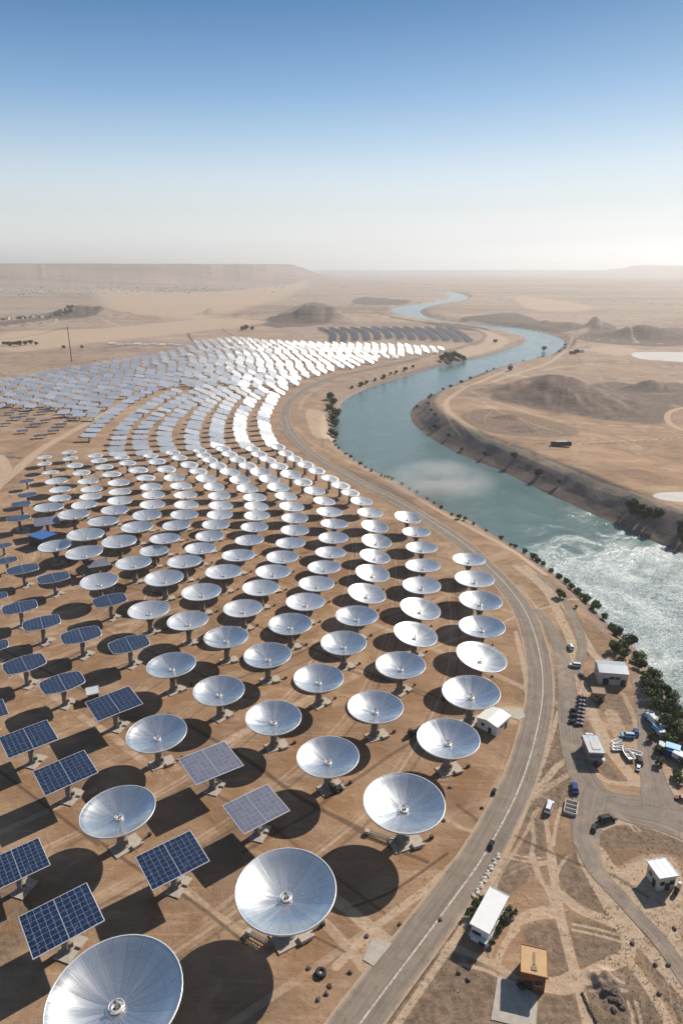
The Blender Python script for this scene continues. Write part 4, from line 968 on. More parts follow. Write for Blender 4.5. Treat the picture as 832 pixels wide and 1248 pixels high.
for i, (x, y, ang, typ, cname, kk) in enumerate(far_mirrors):
    M = mirror_matrix(x, y, ang)
    if i < IND:
        o = bpy.data.objects.new('heliostat_mirror', None); C.objects.link(o); o.location = (x, y, hz(x, y))
        if typ == 'column': lab = f'flat heliostat mirror, {ordn(kk)} from the dishes in the {cname} column from the road'
        else: lab = f'small flat heliostat mirror, {ordn(kk)} from the left in the {cname} row from the far edge'
        tag(o, lab, 'heliostat', 'flat heliostat mirrors in the far field')
        me = link('mirror', MIR if typ == 'column' else MIRW, o, M.translation - o.location, M.to_euler()); link('post', POST, o, M.translation - o.location)
    else:
        b = octa(6.4, 4.8, .2); stuffm.add([M @ Vector(v) for v in b.v], b.f)
        stuffp.add([(x + vx, y + vy, M.translation.z + vz) for vx, vy, vz in [(-.6, -.6, -8), (.6, -.6, -8), (.6, .6, -8), (-.6, .6, -8), (-.6, -.6, -.3), (.6, -.6, -.3), (.6, .6, -.3), (-.6, .6, -.3)]],
                   [(0, 1, 5, 4), (1, 2, 6, 5), (2, 3, 7, 6), (3, 0, 4, 7)])
o = stuffm.build('heliostat_field', MIRROR); tag(o, 'far mass of small white heliostat mirrors packed up to the desert edge', 'heliostats', kind='stuff')
pp = stuffp.build('posts', CONCD, o); pp['kind'] = 'stuff'
print('mirrors', len(far_mirrors), time.time() - T0)

# ---- dark panel tables on the sand
TAB = MB(); TAB.box((0, 0, 2.2), (9, 4.6, .18)); TAB.box((-3, 0, 1.1), (.3, .3, 2.2)); TAB.box((3, 0, 1.1), (.3, .3, 2.2)); TABM = TAB.mesh('panel_table', PV)
k = 0
spots = [(8, 497), (22, 500), (12, 506), (30, 507), (52, 505), (38, 500), (62, 500), (74, 505), (92, 500), (20, 512), (38, 513), (56, 515), (80, 508), (98, 505), (8, 519), (28, 528), (44, 520), (66, 528), (50, 534), (88, 513), (75, 520)]
for px, py in spots:
    k += 1; x, y, z, t = at(px, py); o = link('panel_table', TABM, None, (x, y, z), (R(4), 0, R(22) + rnd.gauss(0, .08)), rnd.uniform(1.0, 1.35))
    tag(o, f'low dark panel table on bare sand, {ordn(k)} of those left of the sand track', 'solar panel', 'low dark panel tables left of the sand track')
# the dark array beyond the white field
rows = []
for j in range(13):
    a = (395 + j * 13, 399.5 + abs(j - 6) * .15 - j * .1); b = (405 + j * 14.0, 417 - (j * .9 if j < 5 else 4.5 - (j - 5) * .6))
    rows.append([(a[0] - 5, a[1]), (a[0] + 10, (a[1] * .6 + b[1] * .4)), (b[0], b[1])])
seen = 0; rest = MB(); allp = []
for r in rows:
    P = smooth_line(np.array([atz(x, y, 3)[:2] for x, y in r]), 6); d = np.concatenate([[0], np.cumsum(np.linalg.norm(np.diff(P, axis=0), axis=1))])
    for q in np.arange(0, d[-1], 17.0): allp.append((float(np.interp(q, d, P[:, 0])), float(np.interp(q, d, P[:, 1]))))
allp.sort(key=lambda p: p[1])
DARKPV = pv_material('dark_cells', (.012, .014, .022), (.03, .034, .045), .55); TB2 = MB(); TB2.box((0, 0, 4.0), (15, 9, .25)); TB2.box((-5, 0, 2), (.6, .6, 4)); TB2.box((5, 0, 2), (.6, .6, 4)); TB2M = TB2.mesh('panel_table', DARKPV)
for x, y in allp[:270]:
    o = link('panel_table', TB2M, None, (x, y, hz(x, y)), (R(6), 0, R(-18) + rnd.gauss(0, .05)))
    tag(o, 'small dark panel table among many in the array beyond the white mirrors', 'solar panel', 'dark panel tables beyond the white mirrors')
print('dark tables', len(allp))

# white sheets/mirrors left of the field's corner
for k, (px, py) in enumerate([(137, 420), (147, 421.5), (158, 421), (168, 420.5), (178, 421.5), (188, 420.5), (198, 421.5), (209, 421), (219, 422)]):
    x, y, z, t = at(px, py); mb = MB(); mb.box((0, 0, 3.6), (15, 9, .3)); mb.box((-5, 0, 1.8), (.4, .4, 3.6)); mb.box((5, 0, 1.8), (.4, .4, 3.6))
    o = mb.build('shade_panel', MIRROR if k % 3 else WHITE, None, (x, y, z)); o.rotation_euler = (R(6), 0, rnd.uniform(-.3, .3))
    tag(o, f'pale flat sheet on posts, {ordn(k + 1)} from the left in the short row behind the mirrors', 'shade panel', 'pale sheets behind the mirror field')

# ------------------------------------------------------------------ utility pole
x, y, z, t = at(88, 441)
mb = MB(); mb.tube((0, 0, -.5), (0, 0, 58), .95, .55, 12); pole = mb.build('utility_pole', WOOD, None, (x, y, z)); tag(pole, 'tall lone wooden utility pole standing left behind the mirror field', 'utility pole')
mb = MB(); mb.box((0, 0, 55), (7, .5, .5)); mb.build('crossarm', WOOD, pole)
for sx in (-3, 0, 3):
    mb = MB(); mb.tube((sx, 0, 55.2), (sx, 0, 56.4), .22, n=8); mb.build('insulator', RIM, pole)
mb = MB(); 
pts = [Vector((-3, 0, 56)) + (Vector((-160, 20, 35)) - Vector((-3, 0, 56))) * (i / 16) + Vector((0, 0, -6 * 4 * (i / 16) * (1 - i / 16))) for i in range(17)]
for a, b in zip(pts, pts[1:]): mb.tube(a, b, .12, n=5, caps=False)
mb.build('wire', DARKS, pole)

# ------------------------------------------------------------------ buildings
def roof_frame(corners, h):
    """roof corners in the photograph -> centre, angle, length, width on the ground (right-angled)"""
    zc = 0
    gx, gy, z, t = at(sum(c[0] for c in corners) / 4, sum(c[1] for c in corners) / 4, h)
    Q = [Vector(atz(cx, cy, z + h)[:2]) for cx, cy in corners]
    c = sum(Q, Vector((0, 0))) / 4; e1 = ((Q[1] - Q[0]) + (Q[2] - Q[3])) / 2; e2 = ((Q[3] - Q[0]) + (Q[2] - Q[1])) / 2
    a1 = math.atan2(e1.y, e1.x); a2 = math.atan2(e2.y, e2.x) + math.pi / 2
    while a2 - a1 > math.pi: a2 -= 2 * math.pi
    while a2 - a1 < -math.pi: a2 += 2 * math.pi
    return c, (a1 + a2) / 2, e1.length, e2.length, z
def building(name, label, cat, corners, h, wall, roof, slope=0.0, overhang=.3, doors=(), windows=(), ribs=True, gable=False, extras=None):
    c, a, L, W, z = roof_frame(corners, h); o = empty(name, (c.x, c.y, z), a); tag(o, label, cat)
    # local x along e1 (corner 0->1), local y from far (e2 runs corner 0->3, towards the viewer = -y)
    Li, Wi = L - 2 * overhang, W - 2 * overhang
    mb = MB(); mb.box((0, 0, (h - .3) / 2 - .1), (Li, Wi, h - .1)); mb.build('wall', wall, o)
    mb = MB()
    if gable:
        g = gable; x, y = L / 2, W / 2
        mb.add([(-x, -y, h - .25), (x, -y, h - .25), (x, y, h - .25), (-x, y, h - .25), (-x, 0, h + g), (x, 0, h + g), (-x, -y, h - .1), (x, -y, h - .1), (x, y, h - .1), (-x, y, h - .1)],
               [(3, 2, 1, 0), (0, 1, 7, 6), (2, 3, 9, 8), (6, 7, 5, 4), (8, 9, 4, 5), (0, 6, 4, 9, 3), (1, 2, 8, 5, 7)])
    else:
        mb.box((0, 0, h), (L, W, .35))
    if ribs and not gable:
        n = max(3, int(L / 1.5))
        for i in range(n + 1): mb.box((-L / 2 + .12 + (L - .24) * i / n, 0, h + .2), (.10, W - .1, .06))
    rf = mb.build('roof', roof, o)
    if not gable:
        mb = MB()
        for sy in (-1, 1): mb.box((0, sy * (W / 2 + .06), h + .06), (L + .24, .12, .46))
        for sx in (-1, 1): mb.box((sx * (L / 2 + .06), 0, h + .06), (.12, W, .46))
        mb.build('roof_trim', roof if roof is not ORANGE else RUST, rf)
    for side, u, wd, ht in doors:
        mb = MB(); put(mb, side, u, ht / 2, wd, ht, Li, Wi); mb.build('door', DARKS, o)
    for side, u, zc, wd, ht in windows:
        mb = MB(); put(mb, side, u, zc, wd, ht, Li, Wi); wn = mb.build('window', GLASS, o)
        mb = MB(); put(mb, side, u, zc - ht / 2 - .1, wd + .3, .14, Li, Wi, .16); mb.build('sill', RIM, wn)
    if extras: extras(o, L, W, h, rf)
    return o
def put(mb, side, u, zc, wd, ht, L, W, th=.08):
    if side == 's': mb.box((u * L / 2, -W / 2 - th / 2, zc), (wd, th, ht))
    if side == 'n': mb.box((u * L / 2, W / 2 + th / 2, zc), (wd, th, ht))
    if side == 'w': mb.box((-L / 2 - th / 2, u * W / 2, zc), (th, wd, ht))
    if side == 'e': mb.box((L / 2 + th / 2, u * W / 2, zc), (th, wd, ht))

def lean_to(o, L, W, h, rf):
    mb = MB(); mb.box((0, -W / 2 - .5, h * .55), (L * .92, 1.1, .12)); mb.build('awning', LGREY, o)
building('white_shed', 'long white flat roofed shed beside the asphalt road, dark open front', 'shed', [(598.5, 1082), (620.5, 1093), (595, 1137.5), (571, 1126)], 5.0, WHITE, WHITE,
         doors=[('s', .35, 1.6, 2.6)], windows=[('s', -.35, 2.6, 2.2, 1.6), ('e', -.6, 2.8, 1.4, 1), ('e', 0, 2.8, 1.4, 1), ('e', .6, 2.8, 1.4, 1)], ribs=False, extras=lean_to)
def hatch(o, L, W, h, rf):
    mb = MB(); mb.box((0, .5, h + .24), (.5, W * .45, .12)); mb.box((0, -W * .28, h + .26), (1.2, 1.0, .16)); mb.build('roof_hatch', BROWN, rf)
building('orange_shed', 'square shed with orange tan roof and rust brown walls on a concrete yard', 'shed', [(635, 1152.5), (667, 1158), (666, 1192), (634, 1185)], 5.0, RUST, ORANGE,
         doors=[('s', -.4, 1.8, 2.6)], windows=[('s', .45, 2.5, 1.4, 1.1)], ribs=False, extras=hatch)
def bins(o, L, W, h, rf):
    for i, (bx, by) in enumerate(((L / 2 + .9, -W / 2 + .2), (L / 2 - .6, -W / 2 - .9))):
        mb = MB(); mb.lathe([(0, 0), (.55, 0), (.6, 1.7), (.45, 2.0), (0, 2.05)], 12, off=(bx, by)); mb.build('tank', RIM if i == 0 else DARKS, o)
building('pale_roof_hut', 'small hut with a pale grey flat roof on pale sand inside the lower road bend', 'hut', [(788, 1049.5), (810, 1046), (826, 1067), (803, 1072)], 4.6, CREAM, LGREY,
         doors=[('s', .1, 1.4, 2.4), ('w', -.3, 1.2, 2.3)], windows=[('s', -.55, 2.4, 1.2, 1.3), ('s', .6, 2.4, 1.2, 1.3), ('w', .4, 2.4, 1.2, 1.2)], extras=bins)
building('river_hall', 'long hall with blue grey metal roof and cream walls near the river bank', 'hall', [(725, 804), (760, 806), (766, 821.5), (729, 819.5)], 5.4, CREAM, GREYR,
         doors=[('s', -.5, 2.2, 2.8), ('s', .7, 1.8, 2.6)], windows=[('s', -.1, 3, 1.8, 1.1), ('s', .3, 3, 1.8, 1.1), ('w', 0, 3, 1.6, 1.1)], gable=.9)
building('brown_hut', 'little brown box hut just below the blue grey hall', 'hut', [(721, 838), (736.5, 838), (737, 846), (721, 845.5)], 3.4, BROWN, BROWN, doors=[('s', .3, 1, 2)], windows=[('s', -.4, 2, 1, .8)], ribs=False)
def porch(o, L, W, h, rf):
    mb = MB(); mb.box((L * .05, -W * .12, h + .25), (L * .5, W * .42, .14)); mb.build('skylight', CREAM, rf)
    mb = MB(); mb.box((0, -W / 2 - .7, h * .62), (L * .95, 1.5, .12)); mb.build('awning', GREYR, o)
building('grey_house', 'grey roofed house with a pale roof panel between the side road and the lane', 'house', [(712, 897), (730, 896), (734, 917), (715, 918.5)], 4.2, BROWN, GREYR,
         doors=[('s', 0, 1.3, 2.3)], windows=[('s', -.6, 2.2, 1.1, 1), ('s', .6, 2.2, 1.1, 1), ('w', 0, 2.3, 1.1, 1)], extras=porch)
building('field_office', 'white pitched roof cabin standing under the dishes beside the highway', 'cabin', [(580, 872), (597, 861), (621, 870), (607, 889)], 4.0, WHITE, WHITE,
         doors=[('w', -.3, 1.2, 2.2), ('s', .4, 1.6, 2.4)], windows=[('s', -.2, 2.1, 1.6, 1), ('w', .4, 2.2, 1.2, 1)], gable=.8)
building('blue_shelter', 'shelter with a bright blue roof between the dishes at the left', 'shelter', [(40, 652), (50, 646), (72, 650.5), (46, 659)], 6.0, DARKS, BLUER, ribs=False, doors=[('s', 0, 2, 2.6)])
building('grey_lean_shed', 'tiny grey roofed shed half hidden between two blue solar panels', 'shed', [(103, 839), (119, 837), (122, 845), (108, 847)], 3.5, DARKS, LGREY, ribs=False, doors=[('s', 0, 1.6, 2.2)])

def pad(pts, name, label, m=CONC, z=.16):
    mb = MB(); Q = [at(x, y) for x, y in pts]; n = len(Q); vs = [(q[0], q[1], q[2] - .3) for q in Q] + [(q[0], q[1], q[2] + z) for q in Q]
    mb.add(vs, [tuple(range(n - 1, -1, -1)), tuple(range(n, 2 * n))] + [(i, (i + 1) % n, n + (i + 1) % n, n + i) for i in range(n)])
    o = mb.build(name, m); tag(o, label, kind='structure')
    # faces up
    return o
pad([(598, 1243), (652, 1256), (655, 1215), (630, 1197), (606, 1190)], 'concrete_yard', 'pale concrete yard in front of the orange roofed shed')
pad([(453, 1145), (478, 1150), (455, 1178), (442, 1170)], 'concrete_pad', 'pale concrete pad at the edge of the highway')
pad([(18, 642), (38, 643), (36, 651), (22, 651)], 'sand_platform', 'beige platform beside the blue roofed shelter')
pad([(610, 862), (636, 866), (640, 874), (632, 878), (614, 872)], 'concrete_apron', 'pale rounded apron beside the white cabin')

# ------------------------------------------------------------------ vehicles
def prism(mb, prof, w0, w1f, M=None):
    """side profile (x,z) extruded across y; w1f(z)-> half width"""
    n = len(prof); vs = [(x, -w1f(z), z) for x, z in prof] + [(x, w1f(z), z) for x, z in prof]
    mb.add(vs, [tuple(range(n)), tuple(range(2 * n - 1, n - 1, -1))] + [(i, n + i, n + (i + 1) % n, (i + 1) % n) for i in range(n)]); return mb
CARM = {}
def car_meshes(kind):
    if kind in CARM: return CARM[kind]
    d = {}
    L = 4.6
    hw = lambda z: .9 if z < .85 else .9 - (z - .85) * .32
    body = [(-2.3, .35), (2.3, .35), (2.32, .62), (2.15, .82), (1.1, .95), (.45, 1.42), (-1.2, 1.45), (-1.9, 1.0), (-2.3, .9)] if kind == 'car' else \
           [(-2.4, .4), (2.4, .4), (2.42, .75), (2.2, 1.0), (1.3, 1.1), (.8, 1.78), (-2.1, 1.82), (-2.4, 1.1)]
    mb = MB(); prism(mb, body, 0, hw); d['body'] = mb
    g = [(.98, .97), (.42, 1.37), (-1.12, 1.4), (-1.72, 1.02)] if kind == 'car' else [(1.2, 1.12), (.78, 1.7), (-2.0, 1.74), (-2.2, 1.14)]
    mb = MB(); n = 4
    for sy in (-1, 1):
        vs = [(x, sy * (hw(z) + .015), z) for x, z in g] + [(x, sy * (hw(z) - .03), z) for x, z in g]
        mb.add(vs, [(0, 1, 2, 3) if sy > 0 else (3, 2, 1, 0), (4, 5, 6, 7)])
    def screen(x0, z0, x1, z1, o):
        mb.add([(x0 + o, -hw(z0) + .06, z0 + .015), (x0 + o, hw(z0) - .06, z0 + .015), (x1 + o, hw(z1) - .1, z1 + .01), (x1 + o, -hw(z1) + .1, z1 + .01)], [(0, 1, 2, 3)])
    if kind == 'car': screen(1.08, .97, .5, 1.39, .03); screen(-1.84, 1.04, -1.26, 1.42, -.03)
    else: screen(1.29, 1.14, .84, 1.72, .03); screen(-2.38, 1.16, -2.13, 1.76, -.03)
    d['windows'] = mb
    mb = MB(); mb.tube((0, -.11, 0), (0, .11, 0), .34, n=14); d['wheel'] = mb.mesh('wheel', RUBBER)
    mb = MB(); mb.box((0, 0, 0), (.08, .36, .16)); d['headlight'] = mb.mesh('headlight', HEADL)
    d['win'] = d['windows'].mesh('windows', GLASS); CARM[kind] = d; return d
BODYM = {}
def car(px, py, ang, paint, label, kind='car', s=1.0, group='cars and vans around the junction'):
    x, y, z, t = at(px, py); d = car_meshes(kind); key = (kind, paint.name)
    if key not in BODYM: BODYM[key] = d['body'].mesh('body', paint)
    o = empty('parked_' + ('car' if kind == 'car' else 'van'), (x, y, z + .13), R(ang), s); tag(o, label, 'car' if kind == 'car' else 'van', group)
    link('body', BODYM[key], o); link('windows', d['win'], o)
    for wx in (-1.45, 1.45):
        for wy in (-.86, .86): link('wheel', d['wheel'], o, (wx, wy, .34))
    for wy in (-.6, .6): link('headlight', d['headlight'], o, (2.3, wy, .68))
    return o
car(699.5, 962.5, 80, C_BLUE, 'dark blue car with light windows parked on the side road above the wooden pen', s=1.05)
car(668.5, 986, 62, C_WHITE, 'white car parked alone on the scrub between highway and junction', 'van', 1.1)
car(739, 1000.5, 16, C_BLACK, 'black car driving into the junction bend above the lower lane', 'van', 1.1)
car(723, 1011, 62, C_BLACK, 'small dark car stopped at the left kerb of the lower lane', s=.7)
car(598, 1031, 64, C_BLACK, 'small black car on the asphalt highway right of the largest upper dish', s=.72)
car(601.5, 966, 66, C_BLACK, 'tiny dark buggy on the sand just left of the highway', s=.6)
car(695, 790, 85, C_WHITE, 'white car with dark screen on the gravel lane above the hall', 'van', .95)
car(700, 812.5, 168, C_WHITE, 'white van parked crosswise beside the lane, left of the hall', 'van', .95)
car(708.5, 825, 100, C_BLACK, 'small black car left of the hall, below the crosswise white van', s=.75)
car(764, 898.5, 172, C_LBLUE, 'light blue car parked in the sandy yard beside the feeder lane', 'van', .95)
car(774.5, 894, 70, C_BLUE, 'dark blue car next to the light blue one in the sandy yard', s=.9)
car(778.5, 929, 80, C_BLACK, 'black car at the lower corner of the sandy yard', s=.85)
car(777, 937, 60, C_WHITE, 'small white car just below the black car at the yard corner', s=.65)
car(716, 898, 10, C_WHITE, 'white and purple car behind the grey roofed house', s=.8)
car(830, 975, 160, C_RED, 'red brown car at the right edge beside the feeder lane', s=.8)
car(830, 921, 150, C_WHITE, 'white car between the trees at the right edge', s=.8)
for k, (px, py) in enumerate([(698, 881), (699, 873.5), (700, 867)]):
    car(px, py, 5, C_BLACK, f'black car parked crosswise at the side road kerb, {["nearest", "middle", "farthest"][k]} of the three', s=.75, group='three black cars at the kerb')
for k in range(8):
    px, py = 704.5 + k * .55, 884 - k * 4.7
    car(px, py, 4, C_PURP, f'dark purple car, {ordn(k + 1)} from the near end of the tight parked line', s=.72, group='tight line of dark purple parked cars')

def truck(px, py, ang, L, W, hh, cargo, cab, label, name='box_truck', z0=1.0):
    x, y, z, t = at(px, py); o = empty(name, (x, y, z + .1), R(ang)); tag(o, label, 'truck')
    mb = MB(); mb.box((-1.2, 0, z0 + hh / 2), (L - 2.6, W, hh)); mb.build('cargo_box', cargo, o)
    mb = MB(); prism(mb, [(L / 2 - 2.4, .6), (L / 2, .6), (L / 2, 1.5), (L / 2 - .5, 2.5), (L / 2 - 2.4, 2.6)], 0, lambda z: W / 2 - .1); cb = mb.build('cab', cab, o)
    mb = MB(); mb.add([(L / 2 + .02, -W / 2 + .3, 1.55), (L / 2 + .02, W / 2 - .3, 1.55), (L / 2 - .46, W / 2 - .35, 2.45), (L / 2 - .46, -W / 2 + .35, 2.45)], [(0, 1, 2, 3)]); mb.build('windscreen', GLASS, cb)
    mb = MB(); mb.box((0, 0, .75), (L - .3, W * .6, .25)); mb.build('chassis', DARKS, o)
    for wx in (-L / 2 + 1.2, -L / 2 + 2.5, L / 2 - 1.3):
        for sy in (-1, 1):
            mb = MB(); mb.tube((wx, sy * (W / 2 - .25), .5), (wx, sy * (W / 2), .5), .5, n=14); mb.build('wheel', RUBBER, o)
    return o
truck(798.5, 884, 100, 9.5, 3.4, 2.4, C_WHITE, C_LBLUE, 'white truck with a light blue cab parked against the river bank trees')
truck(802, 895, 275, 5.5, 2.4, 1.6, C_LBLUE, C_WHITE, 'short blue and white truck right below the long white truck')
truck(813, 917, 150, 7, 3.0, 2.0, C_LBLUE, C_WHITE, 'light blue truck parked askew beneath the bank trees')
truck(823, 925, 130, 7, 2.8, 1.8, C_WHITE, C_BLUE, 'white truck with a dark blue cab beside the askew blue truck')
# long dark coach across the river
x, y, z, t = at(683, 544); o = empty('coach', (x, y, z + .1), R(2)); tag(o, 'long dark coach stopped on the straight track across the river', 'coach')
mb = MB(); prism(mb, [(-8.5, .5), (8.5, .5), (8.6, 2.6), (8.1, 4.0), (-8.3, 4.1), (-8.5, 3.5)], 0, lambda z: 1.6 - max(0, z - 3) * .15); mb.build('body', DARKS, o)
mb = MB()
for sy in (-1, 1): mb.box((0, sy * 1.62, 2.7), (15.4, .05, .9))
mb.build('windows', GLASS, o); mb = MB(); mb.box((0, 0, 4.18), (9, 2.2, .2)); mb.build('roof_box', RIM, o)
for wx in (-5.5, -4, 5.8):
    for sy in (-1, 1): mb = MB(); mb.tube((wx, sy * 1.3, .55), (wx, sy * 1.62, .55), .55, n=12); mb.build('wheel', RUBBER, o)
# distant trucks right of the river bend
truck(707, 429.5, 10, 14, 5, 4, C_WHITE, C_WHITE, 'white truck parked on the plain right of the far river bend', z0=1.5)
truck(697, 431.5, 10, 12, 4, 3.4, DARKS, DARKS, 'dark truck left of the white one right of the far river bend', z0=1.5)

# white boats and sheets in the yard
def boat(px, py, ang, s, label):
    x, y, z, t = at(px, py); o = empty('boat', (x, y, z), R(ang), s); tag(o, label, 'boat', 'white boats laid up in the sandy yard')
    ol = [(-2.4, .9), (-1, 1.05), (.8, .95), (2.0, .5), (2.7, 0), (2.0, -.5), (.8, -.95), (-1, -1.05), (-2.4, -.9)]; n = len(ol); mb = MB()
    vs = [(a * .8, b * .55, .1) for a, b in ol] + [(a, b, .95) for a, b in ol] + [(a * .93, b * .8, .92) for a, b in ol] + [(a * .85, b * .6, .5) for a, b in ol]
    fs = [tuple(range(n - 1, -1, -1)), tuple(range(3 * n, 4 * n))]
    for r in range(3): fs += [(r * n + i, r * n + (i + 1) % n, (r + 1) * n + (i + 1) % n, (r + 1) * n + i) for i in range(n)]
    mb.add(vs, fs); mb.build('hull', WHITE, o); mb = MB(); mb.box((-.6, 0, .78), (.35, 1.5, .08)); mb.box((.7, 0, .78), (.35, 1.3, .08)); mb.build('thwart', WOOD, o)
    return o
boat(751, 905, 20, .8, 'small white boat, upper one of the stack left in the sandy yard'); boat(752, 910, 10, .85, 'small white boat in the middle of the left stack in the yard'); boat(752, 914.5, 0, .8, 'small white boat, lowest of the left stack in the yard')
boat(764, 921, 95, 1.3, 'large white boat pointing at the highway at the lower side of the yard'); boat(771, 919, 150, 1.1, 'white boat lying askew over the middle of the lower yard'); boat(775, 921, 15, .8, 'small white boat at the right end of the lower yard boats')

# pen of timber
x, y, z, t = at(695, 986); o = empty('timber_pen', (x, y, z), R(66)); tag(o, 'pale timber pen with four open bays beside the side road', 'pen')
mb = MB(); mb.box((0, 0, .12), (5.6, 3.6, .2)); mb.build('base_slab', CONC, o)
for k in range(4): mb = MB(); mb.box((-2.6 + k * 1.73, 0, .6), (.2, 3.4, .9)); mb.build('divider', CREAM, o)
for sy in (-1, 1): mb = MB(); mb.box((0, sy * 1.7, .6), (5.5, .2, .9)); mb.build('side_wall', CREAM, o)

# big tyre, machines
x, y, z, t = at(391, 1187); mb = MB(); mb.lathe([(.55, .05), (1.05, 0), (1.3, .25), (1.3, .65), (1.05, .9), (.55, .85)], 28, True); o = mb.build('tractor_tyre', RUBBER, None, (x, y, z)); tag(o, 'big black tyre lying on the sand beside the highway verge', 'tyre')
mb = MB(); mb.lathe([(0, .5), (.3, .55), (.5, .45), (.56, .3), (0, .25)], 16); mb.build('rim', RIM, o)
def machine(px, py, ang, s, label):
    x, y, z, t = at(px, py); o = empty('service_cart', (x, y, z), R(ang), s); tag(o, label, 'service cart', 'dark service carts among the dishes')
    mb = MB(); mb.box((0, 0, .9), (2.6, 1.4, .5)); mb.box((-.7, 0, 1.6), (1.0, 1.2, 1.0), taper=.8); mb.build('body', DARKS, o)
    mb = MB(); mb.tube((.6, 0, 1.1), (1.9, .2, 2.3), .12, n=8); mb.tube((1.9, .2, 2.3), (2.6, .2, 1.4), .1, n=8); mb.build('arm', STEEL, o)
    for wx in (-.9, .9):
        for sy in (-.75, .75): mb = MB(); mb.tube((wx, sy - .12, .45), (wx, sy + .12, .45), .45, n=12); mb.build('wheel', RUBBER, o)
machine(503, 896, 20, 1.3, 'dark service cart left of the rim of the fourth roadside dish'); machine(410, 964, 25, 1.25, 'dark service cart parked right of a dish pedestal in the second column')
machine(542, 853.5, 0, .9, 'small dark service cart on the sand between dishes near the cabin'); machine(84, 1091, 30, .6, 'small dark service cart') if False else None
def ladder(px, py, ang, L, label):
    x, y, z, t = at(px, py); o = empty('lattice_boom', (x, y, z + .5), R(ang)); tag(o, label, 'boom', 'grey lattice booms lying beside dishes')
    mb = MB()
    for sy in (-.35, .35):
        for zz in (0, .6): mb.tube((-L / 2, sy, zz), (L / 2, sy, zz), .09, n=6)
    n = int(L / .8)
    for i in range(n):
        a = -L / 2 + L * i / n; b = -L / 2 + L * (i + 1) / n; sg = 1 if i % 2 else -1
        mb.tube((a, -.35 * sg, .6), (b, .35 * sg, .6), .06, n=5); mb.tube((a, -.35, 0), (b, -.35, .6), .05, n=5)
    mb.build('truss', STEEL, o); mb = MB(); mb.box((-L / 2, 0, .3), (1.4, 1.2, 1.0)); mb.build('counterweight', CONC, o)
ladder(466, 1022, -22, 9, 'grey lattice boom lying at the foot of the third roadside dish'); ladder(318, 1147, -30, 7, 'grey lattice boom in the shade of the second largest dish')

# dark edge stones along the lower track
def rock(px, py, s, seed, label, group, name='rock', xyz=None, m=ROCK):
    r = random.Random(seed); 
    if xyz: x, y, z = xyz
    else: x, y, z, t = at(px, py)
    vs = []; n, k = 12, 7; off = Vector((r.uniform(0, 99), r.uniform(0, 99), 0)); fs = []
    for j in range(k + 1):
        ph = math.pi * j / k
        for i in range(n):
            th = 2 * math.pi * i / n; v = Vector((math.sin(ph) * math.cos(th), math.sin(ph) * math.sin(th), math.cos(ph)))
            q = 1 + .45 * mnoise.noise(v * 1.7 + off) + .2 * mnoise.noise(v * 4 + off); vs.append((v.x * q * s[0], v.y * q * s[1], v.z * q * s[2] + s[2] * .35))
    for j in range(k):
        for i in range(n): fs.append((j * n + i, (j + 1) * n + i, (j + 1) * n + (i + 1) % n, j * n + (i + 1) % n))
    mb = MB(); mb.add(vs, fs); o = mb.build(name, m, None, (x, y, z)); o.rotation_euler = (0, 0, r.uniform(0, 6)); tag(o, label, name.replace('_', ' '), group); return o
for k in range(11):
    rock(709 + k * 1.55 + (k > 7) * (k - 7) * .4, 1211 + k * 3.4, (.34, .3, .34), k, f'dark marker stone beside the sandy lane, {ordn(k + 1)} from its upper end', 'marker stones along the sandy lane', 'marker_stone')
for k, (px, py, s) in enumerate([(738, 1206, 1.0), (748, 1209, 1.3), (754, 1220, 1.2), (745, 1218, .9), (758, 1228, .8), (748, 1231, .8)]):
    rock(px, py, (s, s * .8, s * .55), 50 + k, f'brown boulder on the rocky knoll at the lower right, {ordn(k + 1)} from its top', 'boulders on the rocky knoll', 'boulder')
for k, (px, py) in enumerate([(770, 1150), (798, 1176), (803, 1211), (814, 1176), (821, 1132), (559, 1186), (570, 1194), (402, 1202), (398, 1211), (388, 1218), (376, 1180), (427, 1185), (447, 1141), (536, 1121), (487, 1126), (541, 1000), (587, 985), (548, 960)]):
    rock(px, py, (.6, .5, .4), 90 + k, 'dark loose stone lying alone on open sand', 'loose dark stones on the sand', 'stone')

for k in range(15):
    px = 606.5 - k * 2.1; py = 1042 + k * 3.6; rock(px + (k % 2) * 1.6, py, (.75, .5, .4), 200 + k, f'pale rubble stone on the highway verge above the long shed, {ordn(k + 1)} from the top', 'pale rubble stones on the verge', 'rubble_stone', m=CREAM)
# ------------------------------------------------------------------ trees and bushes
def crown_mesh(name, seed, m, n=900, rx=1, rz=.8, leaf=.12, low=-.5):
    r = random.Random(seed); mb = MB(); lobes = []
    for i in range(11):
        a = r.uniform(0, 6.28); q = r.uniform(.2, .72); lobes.append((Vector((q * math.cos(a) * rx, q * math.sin(a) * rx, r.uniform(low, .55) * rz)), r.uniform(.25, .48)))
    for i in range(n):
        c, lr = r.choice(lobes); v = Vector((r.gauss(0, 1), r.gauss(0, 1), r.gauss(0, 1))).normalized() * lr * r.uniform(.55, 1.08); p = c + v
        nrm = (v.normalized() + Vector((r.gauss(0, .5), r.gauss(0, .5), r.gauss(0, .5)))).normalized(); a = nrm.orthogonal().normalized(); b = nrm.cross(a); s = leaf * r.uniform(.6, 1.5)
        mb.add([p - a * s, p - b * s * .6, p + a * s, p + b * s * .6], [(0, 1, 2, 3)])
    return mb.mesh(name, m)
CR1 = [crown_mesh('crown', s, LEAF1) for s in (1, 2, 3)]; CR2 = [crown_mesh('crown', s, LEAF2) for s in (4, 5, 6)]
